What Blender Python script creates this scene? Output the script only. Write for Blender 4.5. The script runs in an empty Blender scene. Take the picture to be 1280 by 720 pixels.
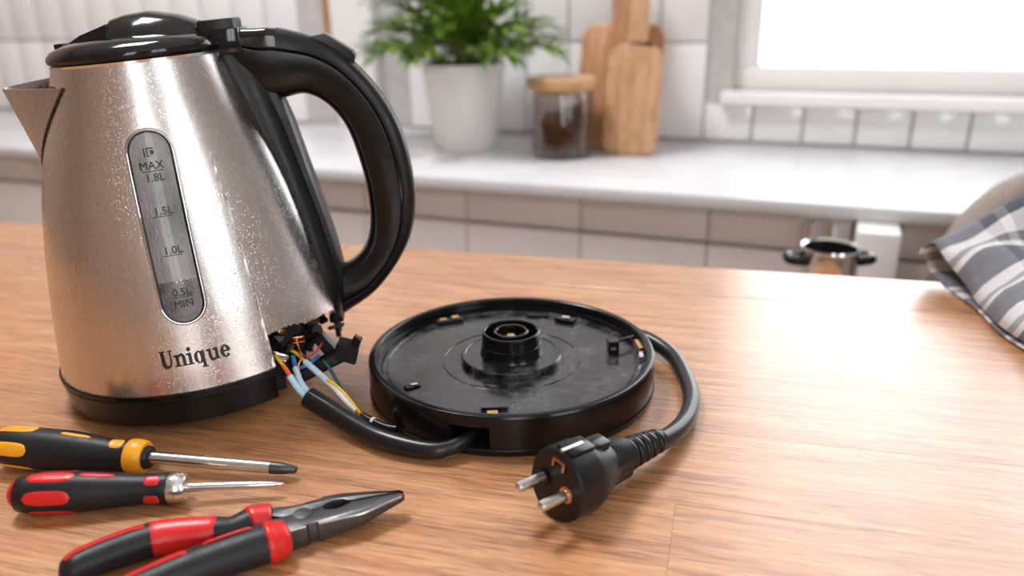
import bpy, bmesh, math, random
from math import sin, cos, pi, radians as R
from mathutils import Vector, Matrix, noise

random.seed(7)
scene = bpy.context.scene
COL = scene.collection

# ------------------------------------------------------------------ camera
F_PX, PITCH, ROLL, CAM_H = 998.0, R(20.32), R(-1.207), 0.2101
cam_d = bpy.data.cameras.new('camera')
cam = bpy.data.objects.new('camera', cam_d)
COL.objects.link(cam)
_f = Vector((0, cos(PITCH), -sin(PITCH)))
_u = Vector((0, sin(PITCH), cos(PITCH)))
_x = Vector((1, 0, 0))
_xr = _x * cos(ROLL) + _u * sin(ROLL)
_ur = -_x * sin(ROLL) + _u * cos(ROLL)
cam.matrix_world = Matrix(((_xr.x, _ur.x, -_f.x, 0), (_xr.y, _ur.y, -_f.y, 0), (_xr.z, _ur.z, -_f.z, CAM_H), (0, 0, 0, 1)))
cam_d.sensor_width = 36.0
cam_d.lens = F_PX / 1280.0 * 36.0
cam_d.clip_start = 0.01
cam_d.dof.use_dof = True
cam_d.dof.focus_distance = 0.385
cam_d.dof.aperture_fstop = 5.8
scene.camera = cam

# ------------------------------------------------------------------ kitchen frame (counter run, turned 22 degrees)
KY = R(22)
KE, KN = Vector((cos(KY), -sin(KY), 0)), Vector((sin(KY), cos(KY), 0))
KO = Vector((-0.1037, 1.3245, 0))
def kp(e, n, z):
    return KO + KE * e + KN * n + Vector((0, 0, z))

# ------------------------------------------------------------------ world, lights, exposure
world = bpy.data.worlds.new('daylight')
scene.world = world
world.use_nodes = True
world.node_tree.nodes['Background'].inputs[0].default_value = (0.95, 0.97, 1.0, 1)
world.node_tree.nodes['Background'].inputs[1].default_value = 2.0
vs = scene.view_settings
vs.view_transform = 'Standard'
vs.look = 'None'
vs.gamma = 1
vs.use_curve_mapping = False
vs.exposure = 0.15

def area(name, loc, direction, sx, sy, power, color=(1, 1, 1)):
    d = bpy.data.lights.new(name, 'AREA')
    d.shape = 'RECTANGLE'
    d.size, d.size_y = sx, sy
    d.energy = power
    d.color = color
    o = bpy.data.objects.new(name, d)
    o.location = loc
    o.rotation_euler = Vector(direction).to_track_quat('-Z', 'Y').to_euler()
    COL.objects.link(o)
    return o
area('daylight_back_window', kp(0.95, 0.62, 0.80), -KN, 1.15, 1.55, 19, (0.98, 0.97, 1.0))
area('daylight_side_window', kp(2.16, -1.72, 0.95), -KE, 0.74, 1.6, 13, (0.97, 0.98, 1.0))
area('daylight_rear_window', kp(1.38, -2.76, 0.95), KN, 0.6, 1.6, 15, (0.97, 0.98, 1.0))

# ------------------------------------------------------------------ helpers
def link(o, parent=None):
    COL.objects.link(o)
    if parent is not None:
        o.parent = parent
    return o
def tag(o, label, cat=None, group=None, kind=None):
    if label: o['label'] = label
    if cat: o['category'] = cat
    if group: o['group'] = group
    if kind: o['kind'] = kind
    return o
def empty(name, loc=(0, 0, 0), rot=(0, 0, 0)):
    o = bpy.data.objects.new(name, None)
    o.empty_display_size = 0.02
    o.location = loc
    o.rotation_euler = rot
    COL.objects.link(o)
    return o
def obj(name, geo, mat, parent=None, smooth=40, loc=None, rot=None):
    """geo = (verts, faces) or bmesh -> one mesh object"""
    me = bpy.data.meshes.new(name)
    if isinstance(geo, bmesh.types.BMesh):
        bmesh.ops.recalc_face_normals(geo, faces=geo.faces)
        geo.to_mesh(me); geo.free()
    else:
        me.from_pydata([tuple(v) for v in geo[0]], [], geo[1])
        bm = bmesh.new(); bm.from_mesh(me)
        bmesh.ops.recalc_face_normals(bm, faces=bm.faces)
        bm.to_mesh(me); bm.free()
    if smooth:
        me.polygons.foreach_set('use_smooth', [True] * len(me.polygons))
        if smooth < 180:
            me.set_sharp_from_angle(angle=R(smooth))
    me.materials.append(mat)
    o = bpy.data.objects.new(name, me)
    link(o, parent)
    if loc is not None: o.location = loc
    if rot is not None: o.rotation_euler = rot
    return o
def join(*geos):
    V, Fc = [], []
    for v, f in geos:
        n = len(V)
        V += [tuple(p) for p in v]
        Fc += [[i + n for i in q] for q in f]
    return V, Fc
def boxbm(x0, x1, y0, y1, z0, z1, bev=0.0, seg=2, M=None):
    bm = bmesh.new()
    vs_ = [bm.verts.new((x, y, z)) for x in (x0, x1) for y in (y0, y1) for z in (z0, z1)]
    for q in ((0, 1, 3, 2), (4, 6, 7, 5), (0, 4, 5, 1), (2, 3, 7, 6), (0, 2, 6, 4), (1, 5, 7, 3)):
        bm.faces.new([vs_[i] for i in q])
    bmesh.ops.recalc_face_normals(bm, faces=bm.faces)
    if bev:
        bmesh.ops.bevel(bm, geom=list(bm.edges), offset=bev, segments=seg, affect='EDGES', profile=0.5)
    if M is not None:
        bmesh.ops.transform(bm, matrix=M, verts=bm.verts)
    return bm
def geo(bm):
    bm.verts.index_update()
    g = ([tuple(v.co) for v in bm.verts], [[v.index for v in f.verts] for f in bm.faces])
    bm.free()
    return g
def box(*a, **k):
    return geo(boxbm(*a, **k))
def prism(poly, z0, z1, bev=0.0, seg=2, zfun=None):
    """polygon (list of xy) extruded in z"""
    bm = bmesh.new()
    lo = [bm.verts.new((p[0], p[1], z0)) for p in poly]
    hi = [bm.verts.new((p[0], p[1], z1)) for p in poly]
    n = len(poly)
    bm.faces.new(lo[::-1]); bm.faces.new(hi)
    for i in range(n):
        bm.faces.new((lo[i], lo[(i + 1) % n], hi[(i + 1) % n], hi[i]))
    bmesh.ops.recalc_face_normals(bm, faces=bm.faces)
    if zfun:
        for v in bm.verts: v.co.z = zfun(v.co)
    if bev:
        bmesh.ops.bevel(bm, geom=list(bm.edges), offset=bev, segments=seg, affect='EDGES', profile=0.5)
    return geo(bm)
def lathe(prof, n=64, a0=0.0, a1=2 * pi, closed_prof=False, axis='z'):
    """revolve (r, z) profile; full turn unless a0..a1 given (then end-capped if closed_prof)"""
    full = abs(a1 - a0 - 2 * pi) < 1e-6
    cols = n if full else n + 1
    V, Fc = [], []
    m = len(prof)
    for i in range(cols):
        a = a0 + (a1 - a0) * i / n
        for r, z in prof:
            V.append((r * cos(a), r * sin(a), z) if axis == 'z' else (z, r * cos(a), r * sin(a)))
    mm = m if closed_prof else m - 1
    for i in range(n):
        j = (i + 1) % cols
        for k in range(mm):
            l = (k + 1) % m
            Fc.append([i * m + k, j * m + k, j * m + l, i * m + l])
    if not full and closed_prof:
        Fc.append(list(range(m))); Fc.append([n * m + k for k in range(m)][::-1])
    # weld poles
    bm = bmesh.new()
    bv = [bm.verts.new(v) for v in V]
    for q in Fc:
        try: bm.faces.new([bv[i] for i in q])
        except ValueError: pass
    bmesh.ops.remove_doubles(bm, verts=bm.verts, dist=1e-6)
    bmesh.ops.dissolve_degenerate(bm, dist=1e-7, edges=bm.edges)
    return geo(bm)
def catmull(pts, sub=8):
    P = [Vector(p) for p in pts]
    P = [P[0] * 2 - P[1]] + P + [P[-1] * 2 - P[-2]]
    out = []
    for i in range(1, len(P) - 2):
        for k in range(sub):
            t = k / sub
            a, b, c, d = P[i - 1], P[i], P[i + 1], P[i + 2]
            out.append(0.5 * ((2 * b) + (c - a) * t + (2 * a - 5 * b + 4 * c - d) * t * t + (3 * b - a - 3 * c + d) * t ** 3))
    out.append(P[-2].copy())
    return out
def interp(x, xs, ys):
    if x <= xs[0]: return ys[0]
    for i in range(1, len(xs)):
        if x <= xs[i]:
            t = (x - xs[i - 1]) / (xs[i] - xs[i - 1])
            return ys[i - 1] + (ys[i] - ys[i - 1]) * t
    return ys[-1]
def frames(path, up=Vector((0, 0, 1))):
    out = []
    for i, p in enumerate(path):
        t = (path[min(i + 1, len(path) - 1)] - path[max(i - 1, 0)]).normalized()
        s = t.cross(up)
        if s.length < 1e-4: s = t.cross(Vector((1, 0, 0)))
        s.normalize()
        out.append((p, t, s, s.cross(t).normalized()))
    return out
def tube(pts, rad, n=14, sub=8, cap=True, a0=0.0, a1=2 * pi, smooth_path=True, squash=1.0, round_end=False):
    """rad: number or list over pts; a0..a1 partial shell (angle 0 = side, pi/2 = up)"""
    path = catmull(pts, sub) if smooth_path else [Vector(p) for p in pts]
    rr = rad if isinstance(rad, (list, tuple)) else [rad] * len(pts)
    xs = [i / (len(rr) - 1) for i in range(len(rr))]
    full = abs(a1 - a0 - 2 * pi) < 1e-6
    cols = n if full else n + 1
    V, Fc = [], []
    fr = frames(path)
    N = len(path)
    for i, (p, t, s, u) in enumerate(fr):
        r = interp(i / (N - 1), xs, rr)
        if round_end:
            L = 4
            if i < L: r *= math.sqrt(max(0.06, 1 - (1 - i / L) ** 2))
            if i > N - 1 - L: r *= math.sqrt(max(0.06, 1 - (1 - (N - 1 - i) / L) ** 2))
        for k in range(cols):
            a = a0 + (a1 - a0) * k / n
            V.append(p + s * (r * cos(a)) + u * (r * squash * sin(a)))
    for i in range(N - 1):
        for k in range(n):
            l = (k + 1) % cols
            Fc.append([i * cols + k, i * cols + l, (i + 1) * cols + l, (i + 1) * cols + k])
    if cap and full:
        Fc.append(list(range(cols))[::-1]); Fc.append([(N - 1) * cols + k for k in range(cols)])
    return V, Fc
def xf(g, M):
    return [M @ Vector(v) for v in g[0]], g[1]
def rrect(hw, hh, r, n=5):
    out = []
    for cx, cy, a in ((hw - r, hh - r, 0), (-hw + r, hh - r, pi / 2), (-hw + r, -hh + r, pi), (hw - r, -hh + r, 3 * pi / 2)):
        for k in range(n + 1):
            b = a + pi / 2 * k / n
            out.append((cx + r * cos(b), cy + r * sin(b)))
    return out
def loft(secs, caps=True):
    V, Fc = [], []
    m = len(secs[0])
    for s in secs: V += [tuple(p) for p in s]
    for i in range(len(secs) - 1):
        for k in range(m):
            l = (k + 1) % m
            Fc.append([i * m + k, i * m + l, (i + 1) * m + l, (i + 1) * m + k])
    if caps:
        Fc.append(list(range(m))[::-1]); Fc.append([(len(secs) - 1) * m + k for k in range(m)])
    return V, Fc

# ------------------------------------------------------------------ materials
def mat(name, color, rough=0.5, metal=0.0, coat=0.0, spec=0.5, noise_amt=0.0, noise_scale=60.0, bump=0.0, bump_scale=200.0,
        rough_var=0.0, stretch=(1, 1, 1), trans=0.0, color2=None, aniso=0.0, sheen=0.0):
    m = bpy.data.materials.new(name)
    m.use_nodes = True
    nt = m.node_tree
    b = nt.nodes['Principled BSDF']
    b.inputs['Base Color'].default_value = (*color, 1)
    b.inputs['Roughness'].default_value = rough
    b.inputs['Metallic'].default_value = metal
    b.inputs['Coat Weight'].default_value = coat
    b.inputs['Coat Roughness'].default_value = 0.08
    b.inputs['Specular IOR Level'].default_value = spec
    b.inputs['Transmission Weight'].default_value = trans
    b.inputs['Anisotropic'].default_value = aniso
    b.inputs['Sheen Weight'].default_value = sheen
    tc = nt.nodes.new('ShaderNodeTexCoord')
    mp = nt.nodes.new('ShaderNodeMapping')
    mp.inputs['Scale'].default_value = stretch
    nt.links.new(tc.outputs['Object'], mp.inputs['Vector'])
    if noise_amt or rough_var or color2:
        nz = nt.nodes.new('ShaderNodeTexNoise')
        nz.inputs['Scale'].default_value = noise_scale
        nz.inputs['Detail'].default_value = 5
        nt.links.new(mp.outputs[0], nz.inputs['Vector'])
        if noise_amt or color2:
            ramp = nt.nodes.new('ShaderNodeValToRGB')
            c2 = color2 or tuple(min(1, c * (1 + noise_amt)) for c in color)
            c1 = color if color2 else tuple(c * (1 - noise_amt) for c in color)
            ramp.color_ramp.elements[0].position = 0.32
            ramp.color_ramp.elements[1].position = 0.68
            ramp.color_ramp.elements[0].color = (*c1, 1)
            ramp.color_ramp.elements[1].color = (*c2, 1)
            nt.links.new(nz.outputs['Fac'], ramp.inputs[0])
            nt.links.new(ramp.outputs[0], b.inputs['Base Color'])
        if rough_var:
            mr = nt.nodes.new('ShaderNodeMapRange')
            mr.inputs['From Min'].default_value = 0.3
            mr.inputs['From Max'].default_value = 0.7
            mr.inputs['To Min'].default_value = max(0.02, rough - rough_var)
            mr.inputs['To Max'].default_value = min(1, rough + rough_var)
            nt.links.new(nz.outputs['Fac'], mr.inputs['Value'])
            nt.links.new(mr.outputs[0], b.inputs['Roughness'])
    if bump:
        nb = nt.nodes.new('ShaderNodeTexNoise')
        nb.inputs['Scale'].default_value = bump_scale
        nb.inputs['Detail'].default_value = 3
        nt.links.new(mp.outputs[0], nb.inputs['Vector'])
        bp = nt.nodes.new('ShaderNodeBump')
        bp.inputs['Strength'].default_value = bump
        bp.inputs['Distance'].default_value = 0.001
        nt.links.new(nb.outputs['Fac'], bp.inputs['Height'])
        nt.links.new(bp.outputs[0], b.inputs['Normal'])
    return m

def wood_mat(name, dark, mid, light, rough, grain=(1.2, 22, 22), scale=6.0, coat=0.0, axis_random=True, bump=0.15, pore=(4.0, 6.0, 6.0), pore_dark=0.55):
    m = bpy.data.materials.new(name)
    m.use_nodes = True
    nt = m.node_tree
    N, L = nt.nodes, nt.links
    b = N['Principled BSDF']
    b.inputs['Roughness'].default_value = rough
    b.inputs['Coat Weight'].default_value = coat
    b.inputs['Coat Roughness'].default_value = 0.27
    tc = N.new('ShaderNodeTexCoord'); oi = N.new('ShaderNodeObjectInfo')
    mp = N.new('ShaderNodeMapping'); mp.inputs['Scale'].default_value = grain
    mul = N.new('ShaderNodeMath'); mul.operation = 'MULTIPLY'; mul.inputs[1].default_value = 37.0
    L.new(oi.outputs['Random'], mul.inputs[0])
    L.new(tc.outputs['Object'], mp.inputs['Vector'])
    if axis_random: L.new(mul.outputs[0], mp.inputs['Location'])
    n1 = N.new('ShaderNodeTexNoise'); n1.inputs['Scale'].default_value = scale; n1.inputs['Detail'].default_value = 6; n1.inputs['Roughness'].default_value = 0.62; n1.inputs['Distortion'].default_value = 0.6
    L.new(mp.outputs[0], n1.inputs['Vector'])
    n2 = N.new('ShaderNodeTexNoise'); n2.inputs['Scale'].default_value = scale * 7; n2.inputs['Detail'].default_value = 4
    L.new(mp.outputs[0], n2.inputs['Vector'])
    mx = N.new('ShaderNodeMath'); mx.operation = 'MULTIPLY_ADD'; mx.inputs[1].default_value = 0.35
    L.new(n2.outputs['Fac'], mx.inputs[0]); 
    m2 = N.new('ShaderNodeMath'); m2.operation = 'MULTIPLY'; m2.inputs[1].default_value = 0.65
    L.new(n1.outputs['Fac'], m2.inputs[0]); L.new(m2.outputs[0], mx.inputs[2])
    rmp = N.new('ShaderNodeValToRGB')
    e = rmp.color_ramp.elements
    e[0].position = 0.36; e[0].color = (*dark, 1)
    e[1].position = 0.64; e[1].color = (*light, 1)
    k = e.new(0.49); k.color = (*mid, 1)
    L.new(mx.outputs[0], rmp.inputs[0])
    mpp = N.new('ShaderNodeMapping'); mpp.inputs['Scale'].default_value = tuple(g_ * k_ for g_, k_ in zip(grain, pore))
    L.new(tc.outputs['Object'], mpp.inputs['Vector'])
    if axis_random: L.new(mul.outputs[0], mpp.inputs['Location'])
    n3 = N.new('ShaderNodeTexNoise'); n3.inputs['Scale'].default_value = scale; n3.inputs['Detail'].default_value = 3; n3.inputs['Roughness'].default_value = 0.6
    L.new(mpp.outputs[0], n3.inputs['Vector'])
    pr = N.new('ShaderNodeMapRange'); pr.inputs['From Min'].default_value = 0.52; pr.inputs['From Max'].default_value = 0.70; pr.inputs['To Min'].default_value = 1.0; pr.inputs['To Max'].default_value = pore_dark
    L.new(n3.outputs['Fac'], pr.inputs['Value'])
    pmx = N.new('ShaderNodeMix'); pmx.data_type = 'RGBA'; pmx.blend_type = 'MULTIPLY'; pmx.inputs['Factor'].default_value = 1.0
    L.new(rmp.outputs[0], pmx.inputs['A']); L.new(pr.outputs[0], pmx.inputs['B'])
    hv = N.new('ShaderNodeHueSaturation')
    mr = N.new('ShaderNodeMapRange'); mr.inputs['To Min'].default_value = 0.95; mr.inputs['To Max'].default_value = 1.05
    L.new(oi.outputs['Random'], mr.inputs['Value']); L.new(mr.outputs[0], hv.inputs['Value'])
    L.new(pmx.outputs['Result'], hv.inputs['Color']); L.new(hv.outputs[0], b.inputs['Base Color'])
    bp = N.new('ShaderNodeBump'); bp.inputs['Strength'].default_value = bump; bp.inputs['Distance'].default_value = 0.0006
    L.new(mx.outputs[0], bp.inputs['Height']); L.new(bp.outputs[0], b.inputs['Normal'])
    return m

def steel_mat():
    """brushed stainless steel with dried droplets in patches"""
    m = bpy.data.materials.new('brushed_steel')
    m.use_nodes = True
    nt = m.node_tree; N, L = nt.nodes, nt.links
    b = N['Principled BSDF']
    b.inputs['Metallic'].default_value = 1.0
    b.inputs['Base Color'].default_value = (0.68, 0.645, 0.63, 1)
    tc = N.new('ShaderNodeTexCoord')
    mp = N.new('ShaderNodeMapping'); mp.inputs['Scale'].default_value = (1, 1, 0.02)
    L.new(tc.outputs['Object'], mp.inputs['Vector'])
    st = N.new('ShaderNodeTexNoise'); st.inputs['Scale'].default_value = 900; st.inputs['Detail'].default_value = 3
    L.new(mp.outputs[0], st.inputs['Vector'])
    # droplets
    dr = N.new('ShaderNodeTexVoronoi'); dr.inputs['Scale'].default_value = 760
    L.new(tc.outputs['Object'], dr.inputs['Vector'])
    dm = N.new('ShaderNodeMapRange'); dm.inputs['From Min'].default_value = 0.12; dm.inputs['From Max'].default_value = 0.30; dm.inputs['To Min'].default_value = 1; dm.inputs['To Max'].default_value = 0
    L.new(dr.outputs['Distance'], dm.inputs['Value'])
    pt = N.new('ShaderNodeTexNoise'); pt.inputs['Scale'].default_value = 26; pt.inputs['Detail'].default_value = 3
    mp2 = N.new('ShaderNodeMapping'); mp2.inputs['Scale'].default_value = (1, 1, 0.45)
    L.new(tc.outputs['Object'], mp2.inputs['Vector']); L.new(mp2.outputs[0], pt.inputs['Vector'])
    pm = N.new('ShaderNodeMapRange'); pm.inputs['From Min'].default_value = 0.44; pm.inputs['From Max'].default_value = 0.58
    L.new(pt.outputs['Fac'], pm.inputs['Value'])
    mu = N.new('ShaderNodeMath'); mu.operation = 'MULTIPLY'
    L.new(dm.outputs[0], mu.inputs[0]); L.new(pm.outputs[0], mu.inputs[1])
    rr = N.new('ShaderNodeMapRange'); rr.inputs['To Min'].default_value = 0.20; rr.inputs['To Max'].default_value = 0.32
    L.new(st.outputs['Fac'], rr.inputs['Value'])
    L.new(rr.outputs[0], b.inputs['Roughness'])
    b1 = N.new('ShaderNodeBump'); b1.inputs['Strength'].default_value = 0.03; b1.inputs['Distance'].default_value = 0.0004
    L.new(st.outputs['Fac'], b1.inputs['Height'])
    b2 = N.new('ShaderNodeBump'); b2.inputs['Strength'].default_value = 0.38; b2.inputs['Distance'].default_value = 0.0003
    L.new(mu.outputs[0], b2.inputs['Height']); L.new(b1.outputs[0], b2.inputs['Normal'])
    L.new(b2.outputs[0], b.inputs['Normal'])
    return m

def scuffed_black():
    """black plastic with pale dust, scratches and scuffs"""
    m = bpy.data.materials.new('scuffed_black_plastic')
    m.use_nodes = True
    nt = m.node_tree; N, L = nt.nodes, nt.links
    b = N['Principled BSDF']
    tc = N.new('ShaderNodeTexCoord')
    mp = N.new('ShaderNodeMapping'); mp.inputs['Rotation'].default_value = (0, 0, 0.5); mp.inputs['Scale'].default_value = (1, 14, 1)
    L.new(tc.outputs['Object'], mp.inputs['Vector'])
    sc = N.new('ShaderNodeTexNoise'); sc.inputs['Scale'].default_value = 90; sc.inputs['Detail'].default_value = 6; sc.inputs['Roughness'].default_value = 0.7
    L.new(mp.outputs[0], sc.inputs['Vector'])
    du = N.new('ShaderNodeTexNoise'); du.inputs['Scale'].default_value = 55; du.inputs['Detail'].default_value = 8; du.inputs['Roughness'].default_value = 0.75
    L.new(tc.outputs['Object'], du.inputs['Vector'])
    a = N.new('ShaderNodeMapRange'); a.inputs['From Min'].default_value = 0.58; a.inputs['From Max'].default_value = 0.75; a.inputs['To Max'].default_value = 0.5
    L.new(sc.outputs['Fac'], a.inputs['Value'])
    c = N.new('ShaderNodeMapRange'); c.inputs['From Min'].default_value = 0.46; c.inputs['From Max'].default_value = 0.72; c.inputs['To Max'].default_value = 0.5
    L.new(du.outputs['Fac'], c.inputs['Value'])
    ad = N.new('ShaderNodeMath'); ad.operation = 'ADD'; ad.use_clamp = True
    L.new(a.outputs[0], ad.inputs[0]); L.new(c.outputs[0], ad.inputs[1])
    mix = N.new('ShaderNodeMix'); mix.data_type = 'RGBA'
    mix.inputs['A'].default_value = (0.006, 0.006, 0.007, 1); mix.inputs['B'].default_value = (0.15, 0.15, 0.165, 1)
    L.new(ad.outputs[0], mix.inputs['Factor']); L.new(mix.outputs['Result'], b.inputs['Base Color'])
    r = N.new('ShaderNodeMapRange'); r.inputs['To Min'].default_value = 0.16; b.inputs['Specular IOR Level'].default_value = 0.55; r.inputs['To Max'].default_value = 0.6
    L.new(ad.outputs[0], r.inputs['Value']); L.new(r.outputs[0], b.inputs['Roughness'])
    return m

M = {}
M['wall'] = mat('wall_paint', (0.40, 0.36, 0.33), 0.8, noise_amt=0.03, noise_scale=4)
M['warm_wall'] = mat('warm_beige_paint', (0.42, 0.30, 0.22), 0.8, noise_amt=0.05, noise_scale=4)
M['ceiling'] = mat('ceiling_paint', (0.85, 0.85, 0.84), 0.9, noise_amt=0.02, noise_scale=3)
M['floor'] = mat('floor_laminate', (0.42, 0.32, 0.25), 0.5, noise_amt=0.2, noise_scale=5, stretch=(1, 12, 1))
M['tile'] = mat('white_glazed_tile', (0.84, 0.835, 0.835), 0.14, coat=0.3, noise_amt=0.05, noise_scale=3, bump=0.05, bump_scale=25)
M['grout'] = mat('grey_grout', (0.50, 0.48, 0.47), 0.9, noise_amt=0.1, noise_scale=40)
M['white_paint'] = mat('white_satin_paint', (0.86, 0.85, 0.84), 0.4, noise_amt=0.02, noise_scale=6)
M['counter'] = mat('pale_stone', (0.70, 0.70, 0.715), 0.22, noise_amt=0.06, noise_scale=5, rough_var=0.04)
M['cabinet'] = mat('greige_lacquer', (0.76, 0.71, 0.69), 0.4, noise_amt=0.02, noise_scale=5)
M['chrome'] = mat('chrome', (0.85, 0.85, 0.86), 0.08, metal=1, rough_var=0.03, noise_scale=30)
M['bright_steel'] = mat('polished_steel', (0.76, 0.76, 0.76), 0.24, metal=1, rough_var=0.05, noise_scale=80)
M['steel'] = steel_mat()
M['dark_steel'] = mat('dark_tool_steel', (0.095, 0.094, 0.096), 0.42, metal=0.85, rough_var=0.1, noise_scale=120, bump=0.1, bump_scale=500)
M['edge_highlight'] = mat('highlight_steel', (0.55, 0.53, 0.51), 0.25, metal=1, noise_amt=0.1, noise_scale=300)  # pale metal for the painted highlight on the pliers
M['gloss_black'] = mat('gloss_black_plastic', (0.006, 0.006, 0.007), 0.10, spec=0.4, coat=0.15, rough_var=0.06, noise_scale=25)
M['satin_black'] = mat('satin_black_plastic', (0.006, 0.0055, 0.0055), 0.2, spec=0.3, rough_var=0.06, noise_scale=60, bump=0.04, bump_scale=700)
M['matte_black'] = mat('matte_black_plastic', (0.009, 0.009, 0.0095), 0.36, spec=0.28, rough_var=0.08, noise_scale=90, bump=0.06, bump_scale=900)
M['scuffed'] = scuffed_black()
M['cable_black'] = mat('black_cable_rubber', (0.009, 0.009, 0.010), 0.3, spec=0.4, noise_amt=0.2, noise_scale=100)
M['grip_black'] = mat('black_grip_rubber', (0.012, 0.0125, 0.0145), 0.42, spec=0.32, rough_var=0.06, noise_scale=200, bump=0.12, bump_scale=1400)
M['red'] = mat('red_grip_rubber', (0.62, 0.012, 0.012), 0.34, noise_amt=0.06, noise_scale=40, bump=0.05, bump_scale=900)
M['yellow'] = mat('amber_grip_plastic', (0.85, 0.36, 0.012), 0.34, noise_amt=0.05, noise_scale=40)
M['brass'] = mat('worn_brass', (0.65, 0.42, 0.18), 0.32, metal=1, noise_amt=0.25, noise_scale=150)
M['copper'] = mat('copper', (0.80, 0.36, 0.17), 0.3, metal=1, noise_amt=0.2, noise_scale=200)
M['ink'] = mat('black_print', (0.012, 0.012, 0.012), 0.4, noise_amt=0.1, noise_scale=300)
M['gauge'] = mat('smoky_gauge_plastic', (0.10, 0.10, 0.105), 0.25, color2=(0.34, 0.34, 0.345), noise_scale=70, rough_var=0.08, bump=0.35, bump_scale=900, stretch=(1, 1, 0.35), coat=0.4)
M['gauge_water'] = mat('water_behind_gauge', (0.05, 0.052, 0.052), 0.15, color2=(0.19, 0.19, 0.19), noise_scale=110, bump=0.5, bump_scale=800, coat=0.4)
M['bubble'] = mat('air_bubble', (0.8, 0.8, 0.8), 0.1, noise_amt=0.05)
M['wire_yellow'] = mat('yellow_wire', (0.80, 0.50, 0.02), 0.35, noise_amt=0.1, noise_scale=300)
M['wire_orange'] = mat('orange_red_wire', (0.75, 0.13, 0.02), 0.35, noise_amt=0.1, noise_scale=300)
M['wire_blue'] = mat('pale_blue_sleeve', (0.48, 0.68, 0.80), 0.4, noise_amt=0.1, noise_scale=250)
M['wire_darkblue'] = mat('blue_wire', (0.02, 0.14, 0.42), 0.35, noise_amt=0.1, noise_scale=300)
M['wire_white'] = mat('white_sleeve', (0.72, 0.74, 0.80), 0.45, noise_amt=0.08, noise_scale=250)
M['wire_red'] = mat('red_wire', (0.42, 0.03, 0.02), 0.35, noise_amt=0.1, noise_scale=300)
M['wire_teal'] = mat('dark_teal_wire', (0.02, 0.09, 0.11), 0.35, noise_amt=0.1, noise_scale=300)
M['table'] = wood_mat('oiled_oak', (0.29, 0.105, 0.036), (0.485, 0.215, 0.084), (0.60, 0.315, 0.140), 0.42, grain=(1.8, 30, 30), scale=7.0, coat=0.85, pore=(3.2, 5.0, 5.0), pore_dark=0.45)
M['board'] = wood_mat('cutting_board_wood', (0.34, 0.15, 0.06), (0.46, 0.22, 0.10), (0.56, 0.30, 0.14), 0.45, grain=(16, 16, 1.0), scale=5)
M['board_light'] = wood_mat('pale_cutting_board_wood', (0.46, 0.24, 0.11), (0.58, 0.33, 0.17), (0.66, 0.40, 0.22), 0.45, grain=(16, 16, 1.0), scale=5)
M['lid_wood'] = wood_mat('bamboo_lid', (0.50, 0.27, 0.11), (0.60, 0.35, 0.16), (0.70, 0.44, 0.22), 0.4, grain=(1, 10, 10), scale=6)
M['pot'] = mat('white_glazed_pot', (0.86, 0.845, 0.84), 0.25, noise_amt=0.03, noise_scale=8)
M['soil'] = mat('dark_soil', (0.03, 0.02, 0.014), 0.95, noise_amt=0.5, noise_scale=80, bump=0.8, bump_scale=120)
M['leaf'] = mat('green_leaf', (0.055, 0.125, 0.006), 0.42, color2=(0.16, 0.27, 0.018), noise_scale=14)
M['stem'] = mat('green_stem', (0.06, 0.12, 0.015), 0.5, noise_amt=0.2)
M['beans'] = mat('brown_beans', (0.10, 0.035, 0.015), 0.35, color2=(0.22, 0.075, 0.03), noise_scale=60)
M['taupe'] = mat('taupe_fabric', (0.30, 0.25, 0.22), 0.85, noise_amt=0.08, noise_scale=200, bump=0.2, bump_scale=600)
M['chair_wood'] = wood_mat('chair_leg_wood', (0.20, 0.10, 0.05), (0.28, 0.15, 0.08), (0.36, 0.20, 0.10), 0.45, grain=(14, 14, 1), scale=5)

def glass_mat(name, tint=(1, 1, 1), refl=0.12):
    m = bpy.data.materials.new(name); m.use_nodes = True
    nt = m.node_tree; N, L = nt.nodes, nt.links
    out = N['Material Output']; N.remove(N['Principled BSDF'])
    t = N.new('ShaderNodeBsdfTransparent'); t.inputs[0].default_value = (*tint, 1)
    g = N.new('ShaderNodeBsdfGlossy'); g.inputs['Roughness'].default_value = 0.03
    lw_ = N.new('ShaderNodeLayerWeight'); lw_.inputs['Blend'].default_value = 0.25
    lw = N.new('ShaderNodeMapRange'); lw.inputs['To Min'].default_value = 0.04; lw.inputs['To Max'].default_value = 0.55; L.new(lw_.outputs['Fresnel'], lw.inputs['Value'])
    mx = N.new('ShaderNodeMixShader')
    L.new(lw.outputs[0], mx.inputs[0]); L.new(t.outputs[0], mx.inputs[1]); L.new(g.outputs[0], mx.inputs[2]); L.new(mx.outputs[0], out.inputs[0])
    return m
M['pane'] = glass_mat('window_glass', (0.97, 0.98, 0.98))
M['jar_glass'] = glass_mat('jar_glass', (0.90, 0.88, 0.87))

# ------------------------------------------------------------------ room shell (in the kitchen frame)
KROT = (0, 0, -KY)
FLOOR_Z, CEIL_Z, CT_Z, WALL_N = -0.90, 1.90, -0.08, 0.47
E0, E1, N0 = -2.0, 2.1, -2.7
def kobj(name, g, m, parent=None, e=0, n=0, z=0, smooth=40):
    if parent is not None:
        return obj(name, g, m, parent, smooth, (e, n, z))
    return obj(name, g, m, None, smooth, kp(e, n, z), KROT)
def struct(o): o['kind'] = 'structure'; return o
struct(kobj('floor', box(E0, E1, N0, WALL_N + 0.1, FLOOR_Z - 0.05, FLOOR_Z), M['floor']))
struct(kobj('ceiling', box(E0, E1, N0, WALL_N + 0.1, CEIL_Z, CEIL_Z + 0.05), M['ceiling']))
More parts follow.
